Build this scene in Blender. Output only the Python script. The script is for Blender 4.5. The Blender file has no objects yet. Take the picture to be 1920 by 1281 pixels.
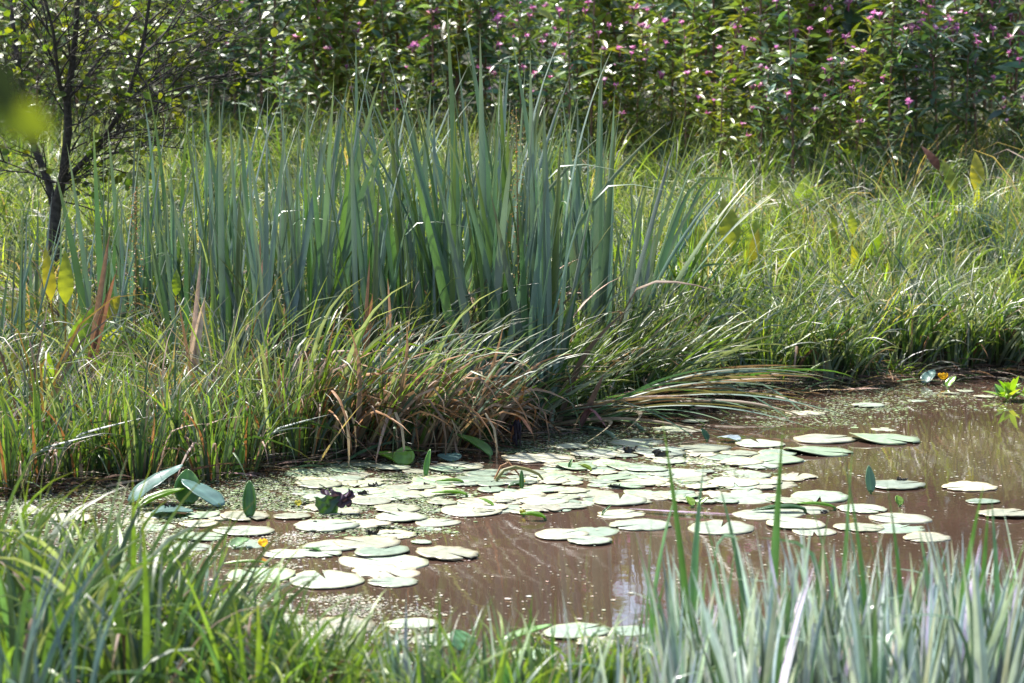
import bpy, math, random
import numpy as np
from mathutils import Vector, Matrix
R = math.radians
rng = np.random.default_rng(11)
random.seed(11)
S = bpy.context.scene
COL = S.collection

# ---------------------------------------------------------------- camera
F = 4000.0; HC = 1.37; PITCH = R(5.4)
cd = bpy.data.cameras.new("camera"); cam = bpy.data.objects.new("camera", cd); COL.objects.link(cam)
cam.location = (0, 0, HC); cam.rotation_euler = (math.pi/2 - PITCH, 0, 0)
cd.sensor_width = 36; cd.lens = 75.0; cd.clip_start = .05; cd.clip_end = 2000
cd.dof.use_dof = True; cd.dof.focus_distance = 9.3; cd.dof.aperture_fstop = 5.4
S.camera = cam
# ---------------------------------------------------------------- sky and sun
SUN_EL, SUN_AZ = R(56), R(-40)          # azimuth from +Y towards +X : behind the scene, a little to the left
w = bpy.data.worlds.new("World"); S.world = w; w.use_nodes = True
nt = w.node_tree
sk = nt.nodes.new('ShaderNodeTexSky'); sk.sky_type = 'NISHITA'; sk.sun_disc = False
sk.sun_elevation = SUN_EL; sk.sun_rotation = SUN_AZ; sk.dust_density = 2.0; sk.air_density = 1.0
nt.links.new(sk.outputs[0], nt.nodes['Background'].inputs[0]); nt.nodes['Background'].inputs[1].default_value = 0.11
sd = bpy.data.lights.new("sun", 'SUN'); sd.energy = 4.2; sd.angle = R(0.6); sd.color = (1, .95, .90)
sun = bpy.data.objects.new("sun", sd); COL.objects.link(sun)
sv = Vector((math.cos(SUN_EL)*math.sin(SUN_AZ), math.cos(SUN_EL)*math.cos(SUN_AZ), math.sin(SUN_EL)))
sun.rotation_euler = (-sv).to_track_quat('-Z', 'Y').to_euler()
S.view_settings.view_transform = 'Standard'; S.view_settings.look = 'None'; S.view_settings.gamma = 1
S.view_settings.exposure = 1.66
S.cycles.max_bounces = 8; S.cycles.transparent_max_bounces = 8

# ---------------------------------------------------------------- helpers
def ray(px, py):
    u = (px-960)/F; v = (640.5-py)/F
    return Vector((u, math.cos(PITCH)+v*math.sin(PITCH), -math.sin(PITCH)+v*math.cos(PITCH)))
def gp(px, py, z=0.0):
    d = ray(px, py); t = (z-HC)/d.z
    return Vector((0, 0, HC))+d*t
def aty(px, py, Y):
    d = ray(px, py); return Vector((0, 0, HC))+d*(Y/d.y)

def wpts(l): return np.array([[gp(*p).x, gp(*p).y] for p in l])
far = wpts([(-60, 925), (200, 900), (420, 882), (620, 862), (850, 835), (960, 815), (1100, 795), (1250, 765), (1400, 742), (1550, 728), (1700, 714), (1920, 700)])
near = wpts([(-60, 1120), (150, 1165), (300, 1215), (500, 1300), (800, 1340), (1200, 1345), (1600, 1340), (1950, 1335)])
def yfar(x): return np.interp(x, np.r_[-7, far[:, 0], 5, 9], np.r_[7.2, far[:, 1], 13.0, 13.4])
def ynear(x): return np.interp(x, np.r_[-7, near[:, 0], 4, 9], np.r_[7.1, near[:, 1], 5.2, 6.5])
def height(x, y):
    x = np.asarray(x, float); y = np.asarray(y, float)
    sf = y-yfar(x); sn = ynear(x)-y
    s = np.maximum(sf, sn)
    edge = np.maximum(np.abs(x-.5)-10, 0)
    s = np.maximum(s, edge-1)
    base = np.clip(s*.22, -.3, .06)
    rise = np.where(y > 11, np.clip((y-11)/11, 0, 1)**1.12*1.42, 0)*np.clip(sf/2.0, 0, 1)
    back = np.clip((y-24)/40, 0, 1)*7
    bank = np.clip(sn/3, 0, 1)*.12
    n = .04*np.sin(x*1.7+y*.9)+.03*np.sin(x*3.1-y*2.3)
    return base+rise+back+bank+n*np.clip(s/2, 0, 1)

class Geo:
    def __init__(s): s.V = []; s.Q = []; s.C = []; s.n = 0
    def add(s, V, Q, C):
        V = np.asarray(V, np.float32).reshape(-1, 3); C = np.asarray(C, np.float32)
        if C.ndim == 1: C = np.broadcast_to(C, V.shape)
        s.V.append(V); s.Q.append(np.asarray(Q, np.int64)+s.n); s.C.append(C.reshape(-1, 3)); s.n += len(V)
    def build(s, name, mat, parent=None, smooth=True):
        V = np.concatenate(s.V); Q = np.concatenate(s.Q); C = np.concatenate(s.C)
        me = bpy.data.meshes.new(name); me.vertices.add(len(V)); me.vertices.foreach_set('co', V.ravel())
        me.loops.add(Q.size); me.loops.foreach_set('vertex_index', Q.ravel().astype(np.int32))
        me.polygons.add(len(Q)); me.polygons.foreach_set('loop_start', np.arange(0, Q.size, 4, dtype=np.int32))
        me.polygons.foreach_set('use_smooth', np.full(len(Q), smooth))
        a = me.attributes.new('tint', 'FLOAT_COLOR', 'POINT')
        a.data.foreach_set('color', np.c_[C, np.ones(len(C), np.float32)].astype(np.float32).ravel())
        me.update(calc_edges=True); me.validate()
        me.materials.append(mat)
        o = bpy.data.objects.new(name, me); COL.objects.link(o)
        if parent: o.parent = parent
        return o

def tag(o, label, cat, group=None, kind=None):
    if label: o['label'] = label
    if cat: o['category'] = cat
    if group: o['group'] = group
    if kind: o['kind'] = kind
    return o
def thing(name, label, cat, loc=(0, 0, 0), group=None, rz=0):
    o = bpy.data.objects.new(name, None); COL.objects.link(o); o.location = loc; o.rotation_euler = (0, 0, rz)
    o.empty_display_size = .1
    return tag(o, label, cat, group)
def dup(root, loc, rz, sc, label=None, group=None):
    r = root.copy(); COL.objects.link(r); r.location = loc; r.rotation_euler = (0, 0, rz); r.scale = (sc, sc, sc) if not hasattr(sc, '__len__') else sc
    if label: r['label'] = label
    if group: r['group'] = group
    for ch in list(root.children):
        c = ch.copy(); COL.objects.link(c); c.parent = r
        for g in ch.children:
            d = g.copy(); COL.objects.link(d); d.parent = c
    return r
def U(a, b, n=None): return rng.uniform(a, b, n)

def blades(geo, base, L, W, phi, th0, th1, pw=1.5, tw0=0., tw1=0., K=5, fold=0., taper=1.6, col=(.1, .2, .05), tip=None, root=None, dphi=0., kt=None, ka=0.):
    N = len(base)
    f = lambda a: np.broadcast_to(np.asarray(a, float), (N,))[:, None]
    L, W, phi, th0, th1, tw0, tw1, dphi, pw = map(f, (L, W, phi, th0, th1, tw0, tw1, dphi, pw))
    t = np.linspace(0, 1, K+1)[None, :]
    def ang(tt):
        th = th0+(th1-th0)*tt**pw
        if kt is not None: th = th+f(ka)/(1+np.exp(-(tt-f(kt))*30))
        return th
    tm = (t[:, :-1]+t[:, 1:])/2
    thm = ang(tm); phm = phi+dphi*tm
    d = np.stack([np.sin(thm)*np.cos(phm), np.sin(thm)*np.sin(phm), np.cos(thm)], -1)*(L/K)[..., None]
    P = np.concatenate([np.zeros((N, 1, 3)), np.cumsum(d, 1)], 1)+np.asarray(base)[:, None, :]
    th = ang(t); ph = phi+dphi*t; z = np.zeros_like(th)
    n = np.stack([np.cos(th)*np.cos(ph), np.cos(th)*np.sin(ph), -np.sin(th)], -1)
    s = np.stack([-np.sin(ph), np.cos(ph), z], -1)
    tw = (tw0+tw1*t)[..., None]
    side = s*np.cos(tw)+n*np.sin(tw); nn = -s*np.sin(tw)+n*np.cos(tw)
    wd = (W*(np.maximum(1-t**taper, .02))*(.6+.4*np.minimum(1, t*4)))[..., None]*.5
    col = np.broadcast_to(np.asarray(col, float), (N, 3))
    C = np.repeat(col[:, None, :], K+1, 1)
    if tip is not None:
        m = np.clip((t-.72)/.28, 0, 1)[..., None]; C = C*(1-m)+np.broadcast_to(np.asarray(tip, float), (N, 3))[:, None, :]*m
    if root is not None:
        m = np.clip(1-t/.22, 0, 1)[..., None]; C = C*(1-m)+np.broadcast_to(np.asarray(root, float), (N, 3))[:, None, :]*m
    if fold:
        V = np.stack([P-side*wd, P-nn*wd*fold*2, P+side*wd], 2); R_ = 3
    else:
        V = np.stack([P-side*wd, P+side*wd], 2); R_ = 2
    C = np.repeat(C[:, :, None, :], R_, 2)
    i = np.arange(N)[:, None, None]*(K+1)*R_+np.arange(K)[None, :, None]*R_+np.arange(R_-1)[None, None, :]
    Q = np.stack([i, i+1, i+1+R_, i+R_], -1).reshape(-1, 4)
    geo.add(V, Q, C.reshape(-1, 3))

def leaves(geo, P, D, Up, L, W, col, K=4, fold=.25, droop=.3, pos=.45, pwr=1.0, wave=0.):
    """leaf blades: P start, D direction, Up approx normal"""
    N = len(P); P = np.asarray(P, float); D = np.asarray(D, float); D = D/np.linalg.norm(D, axis=1, keepdims=True)
    s = np.cross(D, Up); s = s/(np.linalg.norm(s, axis=1, keepdims=True)+1e-6); n = np.cross(s, D)
    f = lambda a: np.broadcast_to(np.asarray(a, float), (N,))[:, None, None]
    t = np.linspace(0, 1, K+1); prof = np.where(t < pos, np.sin(t/pos*np.pi/2), np.cos((t-pos)/(1-pos)*np.pi/2))**pwr
    prof = np.maximum(prof, .03)
    tt = t[None, :, None]; pr = prof[None, :, None]
    c = P[:, None]+D[:, None]*tt*f(L)-n[:, None]*f(droop)*f(L)*tt**2*1.0
    hw = f(W)*.5*pr
    wv = wave*np.sin(t*34)[None, :, None]*hw*n[:, None]
    V = np.stack([c-s[:, None]*hw*(1+wave*.25*np.sin(t*29+1))[None, :, None]+n[:, None]*hw*fold+wv, c, c+s[:, None]*hw+n[:, None]*hw*fold-wv*.8], 2)
    C = np.repeat(np.broadcast_to(np.asarray(col, float), (N, 3))[:, None, :], (K+1)*3, 1)
    i = np.arange(N)[:, None, None]*(K+1)*3+np.arange(K)[None, :, None]*3+np.arange(2)[None, None, :]
    geo.add(V, np.stack([i, i+1, i+4, i+3], -1).reshape(-1, 4), C.reshape(-1, 3))

def tube(geo, pts, rad, col, sides=6):
    P = np.array([tuple(p) for p in pts], float); n = len(P); rad = np.broadcast_to(np.asarray(rad, float), (n,))
    T = np.gradient(P, axis=0); T /= np.linalg.norm(T, axis=1, keepdims=True)+1e-9
    ref = np.array([.3, 1, .1]) if abs(T[0, 1]) < .9 else np.array([1., 0, 0])
    A = np.cross(T, ref); A /= np.linalg.norm(A, axis=1, keepdims=True); B = np.cross(T, A)
    a = np.arange(sides)/sides*2*np.pi
    V = P[:, None]+rad[:, None, None]*(A[:, None]*np.cos(a)[None, :, None]+B[:, None]*np.sin(a)[None, :, None])
    i = np.arange(n-1)[:, None]*sides; j = np.arange(sides)[None, :]; k = (j+1) % sides
    geo.add(V, np.stack([i+j, i+k, i+sides+k, i+sides+j], -1).reshape(-1, 4), np.asarray(col, float))

def tint(cs, n, v=.25):
    cs = np.asarray(cs, float); c = cs[rng.integers(0, len(cs), n)] if cs.ndim == 2 else np.repeat(cs[None], n, 0)
    return np.clip(c*np.exp(rng.normal(0, v, (n, 1)))*(1+rng.normal(0, .07, (n, 3))), .005, .8)

# ---------------------------------------------------------------- materials
def newmat(name):
    m = bpy.data.materials.new(name); m.use_nodes = True; nt = m.node_tree; nt.nodes.clear()
    return m, nt, nt.nodes.new, nt.links.new
def leafmat(name, rough=.4, spec=.5, trans=.35, tcol=(1.5, 1.5, .6), varia=.25, nscale=18., streak=None, coat=0):
    m, nt, N, Lk = newmat(name)
    out = N('ShaderNodeOutputMaterial'); mix = N('ShaderNodeMixShader'); pr = N('ShaderNodeBsdfPrincipled'); tr = N('ShaderNodeBsdfTranslucent')
    at = N('ShaderNodeAttribute'); at.attribute_name = 'tint'
    tc = N('ShaderNodeTexCoord'); no = N('ShaderNodeTexNoise'); no.inputs['Scale'].default_value = nscale; no.inputs['Detail'].default_value = 3
    Lk(tc.outputs['Object'], no.inputs['Vector'])
    mr = N('ShaderNodeMapRange'); mr.inputs[1].default_value = .3; mr.inputs[2].default_value = .7; mr.inputs[3].default_value = 1-varia; mr.inputs[4].default_value = 1+varia
    Lk(no.outputs['Fac'], mr.inputs[0])
    oi = N('ShaderNodeObjectInfo'); m2 = N('ShaderNodeMapRange'); m2.inputs[3].default_value = .85; m2.inputs[4].default_value = 1.15; Lk(oi.outputs['Random'], m2.inputs[0])
    mu = N('ShaderNodeMath'); mu.operation = 'MULTIPLY'; Lk(mr.outputs[0], mu.inputs[0]); Lk(m2.outputs[0], mu.inputs[1])
    vm = N('ShaderNodeVectorMath'); vm.operation = 'SCALE'; Lk(at.outputs['Color'], vm.inputs[0]); Lk(mu.outputs[0], vm.inputs['Scale'])
    Lk(vm.outputs[0], pr.inputs['Base Color'])
    pr.inputs['Roughness'].default_value = rough; pr.inputs['Specular IOR Level'].default_value = spec
    if coat: pr.inputs['Coat Weight'].default_value = coat; pr.inputs['Coat Roughness'].default_value = .25
    v2 = N('ShaderNodeVectorMath'); v2.operation = 'MULTIPLY'; v2.inputs[1].default_value = tcol; Lk(vm.outputs[0], v2.inputs[0]); Lk(v2.outputs[0], tr.inputs['Color'])
    mix.inputs[0].default_value = trans
    Lk(pr.outputs[0], mix.inputs[1]); Lk(tr.outputs[0], mix.inputs[2]); Lk(mix.outputs[0], out.inputs[0])
    return m
M_grass = leafmat('grass_blade', .46, .5, .34, (1.65, 1.7, .5))
M_sedge = leafmat('sedge_blade', .44, .6, .30, (1.65, 1.7, .5))
M_cat = leafmat('cattail_leaf', .40, .7, .16, (1.2, 1.5, .6), nscale=6)
M_bent = leafmat('bent_leaf', .5, .5, .2, (1.2, 1.5, .6), nscale=6)
M_fore = leafmat('fore_reed_leaf', .34, 1.0, .16, (1.3, 1.5, .6), nscale=8)
M_dry = leafmat('dry_leaf', .6, .3, .22, (1.3, 1.1, .7), nscale=30)
M_shrub = leafmat('shrub_leaf', .5, .35, .45, (1.8, 1.8, .4))
M_bals = leafmat('balsam_leaf', .36, .65, .28, (1.5, 1.5, .4))
M_dock = leafmat('dock_leaf', .42, .45, .5, (2.2, 2.0, .35), nscale=14)
M_crown = leafmat('tree_leaf', .45, .5, .3, (1.5, 1.5, .5))
M_petal = leafmat('petal', .5, .3, .4, (1.2, 1.0, 1.1))
M_bark = leafmat('bark', .85, .2, 0, nscale=40, varia=.5)
M_stem = leafmat('green_stem', .5, .4, .1)
M_lleaf = leafmat('lily_leaf', .3, .6, .32, (1.8, 1.7, .3), nscale=20, varia=.15)

def padmat():
    m, nt, N, Lk = newmat('lily_pad')
    out = N('ShaderNodeOutputMaterial'); pr = N('ShaderNodeBsdfPrincipled'); at = N('ShaderNodeAttribute'); at.attribute_name = 'tint'
    tc = N('ShaderNodeTexCoord'); oi = N('ShaderNodeObjectInfo')
    add = N('ShaderNodeVectorMath'); add.operation = 'ADD'; Lk(tc.outputs['Object'], add.inputs[0])
    cmb = N('ShaderNodeCombineXYZ'); ml = N('ShaderNodeMath'); ml.operation = 'MULTIPLY'; ml.inputs[1].default_value = 50; Lk(oi.outputs['Random'], ml.inputs[0]); Lk(ml.outputs[0], cmb.inputs[2]); Lk(cmb.outputs[0], add.inputs[1])
    n1 = N('ShaderNodeTexNoise'); n1.inputs['Scale'].default_value = 6; n1.inputs['Detail'].default_value = 5; Lk(add.outputs[0], n1.inputs['Vector'])
    n2 = N('ShaderNodeTexNoise'); n2.inputs['Scale'].default_value = 45; n2.inputs['Detail'].default_value = 3; Lk(add.outputs[0], n2.inputs['Vector'])
    r1 = N('ShaderNodeValToRGB'); r1.color_ramp.elements[0].position = .60; r1.color_ramp.elements[1].position = .68; Lk(n2.outputs['Fac'], r1.inputs[0])
    mx = N('ShaderNodeMixRGB'); mx.inputs[2].default_value = (.30, .25, .17, 1)
    mm = N('ShaderNodeMath'); mm.operation = 'MULTIPLY'; mm.inputs[1].default_value = .35; Lk(r1.outputs[0], mm.inputs[0]); Lk(mm.outputs[0], mx.inputs[0])
    hs = N('ShaderNodeHueSaturation'); mr = N('ShaderNodeMapRange'); mr.inputs[3].default_value = .7; mr.inputs[4].default_value = 1.3; Lk(oi.outputs['Random'], mr.inputs[0]); Lk(mr.outputs[0], hs.inputs['Value']); Lk(at.outputs['Color'], hs.inputs['Color'])
    m3 = N('ShaderNodeMapRange'); m3.inputs[1].default_value = .3; m3.inputs[2].default_value = .7; m3.inputs[3].default_value = .8; m3.inputs[4].default_value = 1.2; Lk(n1.outputs['Fac'], m3.inputs[0])
    vs = N('ShaderNodeVectorMath'); vs.operation = 'SCALE'; Lk(hs.outputs[0], vs.inputs[0]); Lk(m3.outputs[0], vs.inputs['Scale']); Lk(vs.outputs[0], mx.inputs[1])
    Lk(mx.outputs[0], pr.inputs['Base Color'])
    m4 = N('ShaderNodeMapRange'); m4.inputs[3].default_value = .28; m4.inputs[4].default_value = .55; Lk(n1.outputs['Fac'], m4.inputs[0]); Lk(m4.outputs[0], pr.inputs['Roughness'])
    pr.inputs['Specular IOR Level'].default_value = .6
    bp = N('ShaderNodeBump'); bp.inputs['Strength'].default_value = .25; bp.inputs['Distance'].default_value = .004; Lk(n1.outputs['Fac'], bp.inputs['Height']); Lk(bp.outputs[0], pr.inputs['Normal'])
    Lk(pr.outputs[0], out.inputs[0]); return m
M_pad = padmat()

def watermat():
    m, nt, N, Lk = newmat('muddy_water')
    out = N('ShaderNodeOutputMaterial'); pr = N('ShaderNodeBsdfPrincipled'); tc = N('ShaderNodeTexCoord')
    n1 = N('ShaderNodeTexNoise'); n1.inputs['Scale'].default_value = .9; n1.inputs['Detail'].default_value = 4; Lk(tc.outputs['Object'], n1.inputs['Vector'])
    rp = N('ShaderNodeValToRGB'); rp.color_ramp.elements[0].position = .35; rp.color_ramp.elements[1].position = .68
    rp.color_ramp.elements[0].color = (.050, .030, .021, 1); rp.color_ramp.elements[1].color = (.074, .045, .032, 1)
    Lk(n1.outputs['Fac'], rp.inputs[0]); Lk(rp.outputs[0], pr.inputs['Base Color'])
    pr.inputs['Roughness'].default_value = .03; pr.inputs['IOR'].default_value = 1.42
    n2 = N('ShaderNodeTexNoise'); n2.inputs['Scale'].default_value = 7; n2.inputs['Detail'].default_value = 3; Lk(tc.outputs['Object'], n2.inputs['Vector'])
    bp = N('ShaderNodeBump'); bp.inputs['Strength'].default_value = .10; bp.inputs['Distance'].default_value = .004; Lk(n2.outputs['Fac'], bp.inputs['Height']); Lk(bp.outputs[0], pr.inputs['Normal'])
    Lk(pr.outputs[0], out.inputs[0]); return m
def groundmat():
    m, nt, N, Lk = newmat('marsh_soil')
    out = N('ShaderNodeOutputMaterial'); pr = N('ShaderNodeBsdfPrincipled'); tc = N('ShaderNodeTexCoord')
    n1 = N('ShaderNodeTexNoise'); n1.inputs['Scale'].default_value = 3; n1.inputs['Detail'].default_value = 8; Lk(tc.outputs['Object'], n1.inputs['Vector'])
    rp = N('ShaderNodeValToRGB'); rp.color_ramp.elements[0].position = .35; rp.color_ramp.elements[1].position = .7
    rp.color_ramp.elements[0].color = (.022, .02, .012, 1); rp.color_ramp.elements[1].color = (.06, .065, .03, 1)
    Lk(n1.outputs['Fac'], rp.inputs[0]); Lk(rp.outputs[0], pr.inputs['Base Color']); pr.inputs['Roughness'].default_value = .9
    bp = N('ShaderNodeBump'); bp.inputs['Strength'].default_value = .8; bp.inputs['Distance'].default_value = .05; Lk(n1.outputs['Fac'], bp.inputs['Height']); Lk(bp.outputs[0], pr.inputs['Normal'])
    Lk(pr.outputs[0], out.inputs[0]); return m

# ---------------------------------------------------------------- terrain and water
xs = np.unique(np.r_[np.linspace(-300, -20, 12), np.linspace(-20, -7, 20), np.linspace(-7, 8, 110), np.linspace(8, 22, 20), np.linspace(22, 300, 12)])
ys = np.unique(np.r_[np.linspace(-200, -5, 8), np.linspace(-5, 4, 20), np.linspace(4, 15, 110), np.linspace(15, 30, 60), np.linspace(30, 80, 30), np.linspace(80, 600, 12)])
X, Y = np.meshgrid(xs, ys); Z = height(X, Y)
nx, ny = len(xs), len(ys)
i = np.arange(ny-1)[:, None]*nx+np.arange(nx-1)[None]
g = Geo(); g.add(np.stack([X, Y, Z], -1), np.stack([i, i+1, i+nx+1, i+nx], -1).reshape(-1, 4), (.1, .1, .1))
tag(g.build('ground', groundmat()), None, None, kind='structure')
g = Geo(); g.add([(-14, 3.2, 0), (14, 3.2, 0), (14, 15, 0), (-14, 15, 0)], [[0, 1, 2, 3]], (.1, .1, .1))
tag(g.build('pond_water', watermat()), None, None, kind='structure')

# palettes (linear albedo)
YG = (.12, .19, .04); MG = (.045, .088, .028); BG = (.055, .095, .07); PALE = (.19, .225, .16); STRAW = (.32, .25, .15); RUST = (.30, .15, .06); BROWN = (.11, .07, .045); PINKDRY = (.29, .20, .15)

# ---------------------------------------------------------------- grass carpets (stuff)
def carpet(name, label, cl, per, hgt, wid, cols, probs, rad=.09, arch=(.5, 1.9), wind=0.3, mat=None, K=5, pxr=None, th0=.42, droot=None):
    """cl: clump centres (n,2)"""
    n = len(cl); N = n*per
    ci = np.repeat(np.arange(n), per)
    r = np.abs(rng.normal(0, rad, N)); a = U(0, 2*np.pi, N)
    x = cl[ci, 0]+r*np.cos(a); y = cl[ci, 1]+r*np.sin(a)*.8
    z = height(x, y)-.02; z = np.maximum(z, -.03)
    cw = U(0, 2*np.pi, n)[ci]
    phi = np.where(U(0, 1, N) < .55, a, cw)+rng.normal(0, .5, N)
    ch = np.exp(rng.normal(0, .3, n))[ci]
    L = hgt*ch*U(.6, 1.25, N)
    t1 = U(arch[0], arch[1], N)*np.exp(rng.normal(0, .2, n))[ci]
    pal = np.array(cols); base = rng.choice(len(pal), n, p=probs); pick = np.where(U(0, 1, N) < .55, base[ci], rng.choice(len(pal), N, p=probs))
    c = pal[pick]*np.exp(rng.normal(0, .22, (N, 1)))*(1+rng.normal(0, .06, (N, 3)))
    g = Geo()
    tp = c*.6+np.array(STRAW)*.4
    blades(g, np.c_[x, y, z], L, wid*U(.6, 1.3, N), phi, np.clip(r/rad, 0, 2)*th0*U(.4, 1.1, N), t1, U(1.2, 2.2, N), U(-.9, .9, N), U(-.8, .8, N), K, 0, 1.7, c, tp, c*.12+np.array(BROWN)*.2, rng.normal(0, .4, N))  # brown roots, darkened further to paint shade between the tufts
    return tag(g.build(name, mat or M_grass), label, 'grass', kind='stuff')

def clumps(n, y0, y1, cond=None, pw=1.0, margin=1.12):
    out = []; area = .24*margin*(y1*y1-y0*y0); st = math.sqrt(area/n); y = y0; k = 0
    while y < y1:
        x = -.24*y*margin
        while x < .24*y*margin:
            px, py = x+rng.uniform(-.4, .4)*st+(k % 2)*st/2, y+rng.uniform(-.4, .4)*st
            if py > yfar(px)+.05 and (cond is None or cond(px, py)): out.append((px, py))
            x += st
        y += st; k += 1
    return np.array(out)
pxof = lambda x, y: 960+x/y*F
# far meadow
carpet('meadow_grass', 'fine pale arching grass covering the rising meadow behind the reeds', clumps(1050, 12.2, 21.5), 46, .40, .0145,
       [PALE, YG, MG, BG, STRAW, (.20, .26, .04)], [.28, .20, .17, .17, .05, .13], arch=(.7, 2.3))
carpet('bank_grass', 'bright green arching grass on the right hand bank above the water', clumps(460, 11.6, 15.5, lambda x, y: pxof(x, y) > 1120), 56, .44, .016,
       [YG, MG, BG, PALE, STRAW, (.20, .27, .04)], [.2, .22, .17, .18, .05, .18], arch=(.6, 2.1), mat=M_sedge)
carpet('marsh_grass', 'tangled green grass under and around the cattail stand', clumps(520, 8.6, 12.6, lambda x, y: pxof(x, y) < 1250), 38, .42, .013,
       [YG, MG, BG, PALE, PINKDRY, BROWN], [.22, .28, .16, .16, .1, .08], arch=(.5, 2.2), mat=M_sedge)
carpet('dry_meadow_grass', 'brownish dry grass in the shaded upper right meadow', clumps(300, 15.0, 20.5, lambda x, y: pxof(x, y) > 1380), 20, .5, .012,
       [STRAW, PINKDRY, PALE, MG], [.2, .2, .3, .3], arch=(1.0, 2.5))
carpet('yellow_fringe_grass', 'yellow-green sunlit grass at the foot of the flowering hedge', clumps(300, 17.0, 20.5, lambda x, y: True), 18, .5, .014,
       [YG, YG, PALE, MG], [.4, .3, .15, .15], arch=(.3, 1.9))

n = 3600; x = U(-3.2, 4.2, n); y = yfar(x)+rng.normal(.03, .13, n); g = Geo()
c = tint([BROWN, STRAW, PINKDRY, (.05, .035, .025), MG], n, .3)
blades(g, np.c_[x, y, np.maximum(height(x, y), 0)+U(.0, .03, n)], U(.08, .34, n), U(.006, .015, n), U(0, 6.28, n), U(1.1, 1.6, n), U(1.5, 1.75, n), 1, U(-1, 1, n), U(-1, 1, n), 4, .1, 2, c)
tag(g.build('shore_litter', M_dry), 'matted brown dead blades lying along the muddy waterline', 'plant litter', kind='stuff')

# ---------------------------------------------------------------- tussocks
def tussock_mesh(n, h, wd, cols, probs, rad, lean=0, leanphi=0, arch=(.4, 1.7), dry=.15, K=8, th0=.35, wdd=None):
    root = thing('sedge_tussock', 'x', 'sedge tussock')
    for part, nn, pal, pp, mat, hh in (('green_blades', int(n*(1-dry)), cols, probs, M_sedge, h), ('dry_blades', int(n*dry), [STRAW, PINKDRY, RUST, BROWN], [.3, .35, .2, .15], M_dry, h*.8)):
        if nn < 1: continue
        r = rad*np.sqrt(U(0, 1, nn)); a = U(0, 2*np.pi, nn)
        phi = a+rng.normal(0, .4, nn); t0 = r/rad*th0+U(0, .1, nn)
        if lean:
            vx = np.cos(phi)*np.sin(t0)+lean*math.cos(leanphi); vy = np.sin(phi)*np.sin(t0)+lean*math.sin(leanphi)
            phi = np.arctan2(vy, vx); t0 = np.arctan(np.hypot(vx, vy))
        pal = np.array(pal); c = pal[rng.choice(len(pal), nn, p=pp)]*np.exp(rng.normal(0, .2, (nn, 1)))
        g = Geo(); isd = part == 'dry_blades'
        kink = U(.35, .8, nn); ka = np.where(U(0, 1, nn) < (.6 if isd else .12), U(.6, 2.2, nn), 0)
        blades(g, np.c_[r*np.cos(a), r*np.sin(a)*.7, np.full(nn, -.03)], hh*U(.5, 1.2, nn), wd*U(.6, 1.25, nn), phi, t0, t0+U(arch[0], arch[1], nn), U(1.2, 2.6, nn),
               U(-1, 1, nn), U(-1.2, 1.2, nn), K, .12, 2., c, c*.75+np.array(RUST)*.2, np.array(BROWN)*.45+c*.12, rng.normal(0, .35, nn), kink, ka)  # root colour: brown sheath plus painted shade at the blade bases
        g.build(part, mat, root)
    return root
GREENS = [YG, MG, BG, PALE]
T_up = [tussock_mesh(60, .62, .018, GREENS, [.35, .3, .15, .2], .10, dry=.18, arch=(.05, 1.2), th0=.22) for _ in range(3)]
T_arch = [tussock_mesh(85, .62, .017, GREENS, [.25, .35, .2, .2], .13, dry=.12, arch=(.6, 1.9), th0=.4) for _ in range(3)]
T_dry = [tussock_mesh(130, .62, .017, GREENS, [.3, .3, .15, .25], .16, .25, 0.2, dry=.68, arch=(.3, 1.6), th0=.3) for _ in range(2)]
T_lean = [tussock_mesh(85, .66, .018, GREENS, [.3, .35, .2, .15], .12, .5, 0.0, dry=.12, arch=(.3, 1.2), th0=.35) for _ in range(2)]
used = set()
def put(protos, px, py, sc, label, group, rz=None, z=None, k=None, Yd=None):
    p = protos[(k if k is not None else rng.integers(0, len(protos)))]
    q = gp(px, py) if Yd is None else Vector((aty(px, 500, Yd).x, Yd, 0))
    zz = max(float(height(q.x, q.y)), -.01) if z is None else z
    rz = U(-.6, .6) if rz is None else rz
    if p.name not in used:
        used.add(p.name); p.location = (q.x, q.y, zz); p.rotation_euler = (0, 0, rz); p.scale = (sc,)*3
        p['label'] = label
        if group: p['group'] = group
        return p
    return dup(p, (q.x, q.y, zz), rz, sc, label, group)
GT = 'sedge tussocks along the water edge'
ORD = ['first', 'second', 'third', 'fourth', 'fifth', 'sixth', 'seventh', 'eighth', 'ninth', 'tenth', 'eleventh', 'twelfth', 'thirteenth', 'fourteenth', 'fifteenth', 'sixteenth', 'seventeenth', 'eighteenth', 'nineteenth', 'twentieth'] + ['twenty-%s' % x for x in ('first', 'second', 'third', 'fourth', 'fifth', 'sixth', 'seventh', 'eighth', 'ninth')] + ['thirtieth'] + ['%s-%s' % (t, x) for t in ('thirty', 'forty', 'fifty') for x in ('first', 'second', 'third', 'fourth', 'fifth', 'sixth', 'seventh', 'eighth', 'ninth', 'tenth')]
left_t = [(15, 925), (70, 915), (140, 905), (205, 898), (265, 905), (330, 892), (395, 898), (455, 885), (505, 872), (560, 868), (610, 862)]
for k, (px, py) in enumerate(left_t):
    put(T_up, px, py, U(.75, .92), f'upright green sedge tussock in shallow scummy water, {ORD[k]} from the left edge', GT)
for k, (px, py) in enumerate([(40, 800), (120, 790), (210, 795), (300, 790), (380, 785), (470, 790), (540, 800), (600, 790)]):
    put(T_arch, px, py, U(.8, 1.0), f'arching pale green tussock behind the upright row, {ORD[k]} from the left', GT)
for k, (px, py) in enumerate([(575, 850), (632, 852), (680, 850), (775, 846), (820, 840), (855, 828), (800, 800)]):
    put(T_dry, px, py, U(1.2, 1.38), f'sedge tussock full of rusty brown dead blades, {ORD[k]} of the brown clump mid bank', GT)
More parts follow.
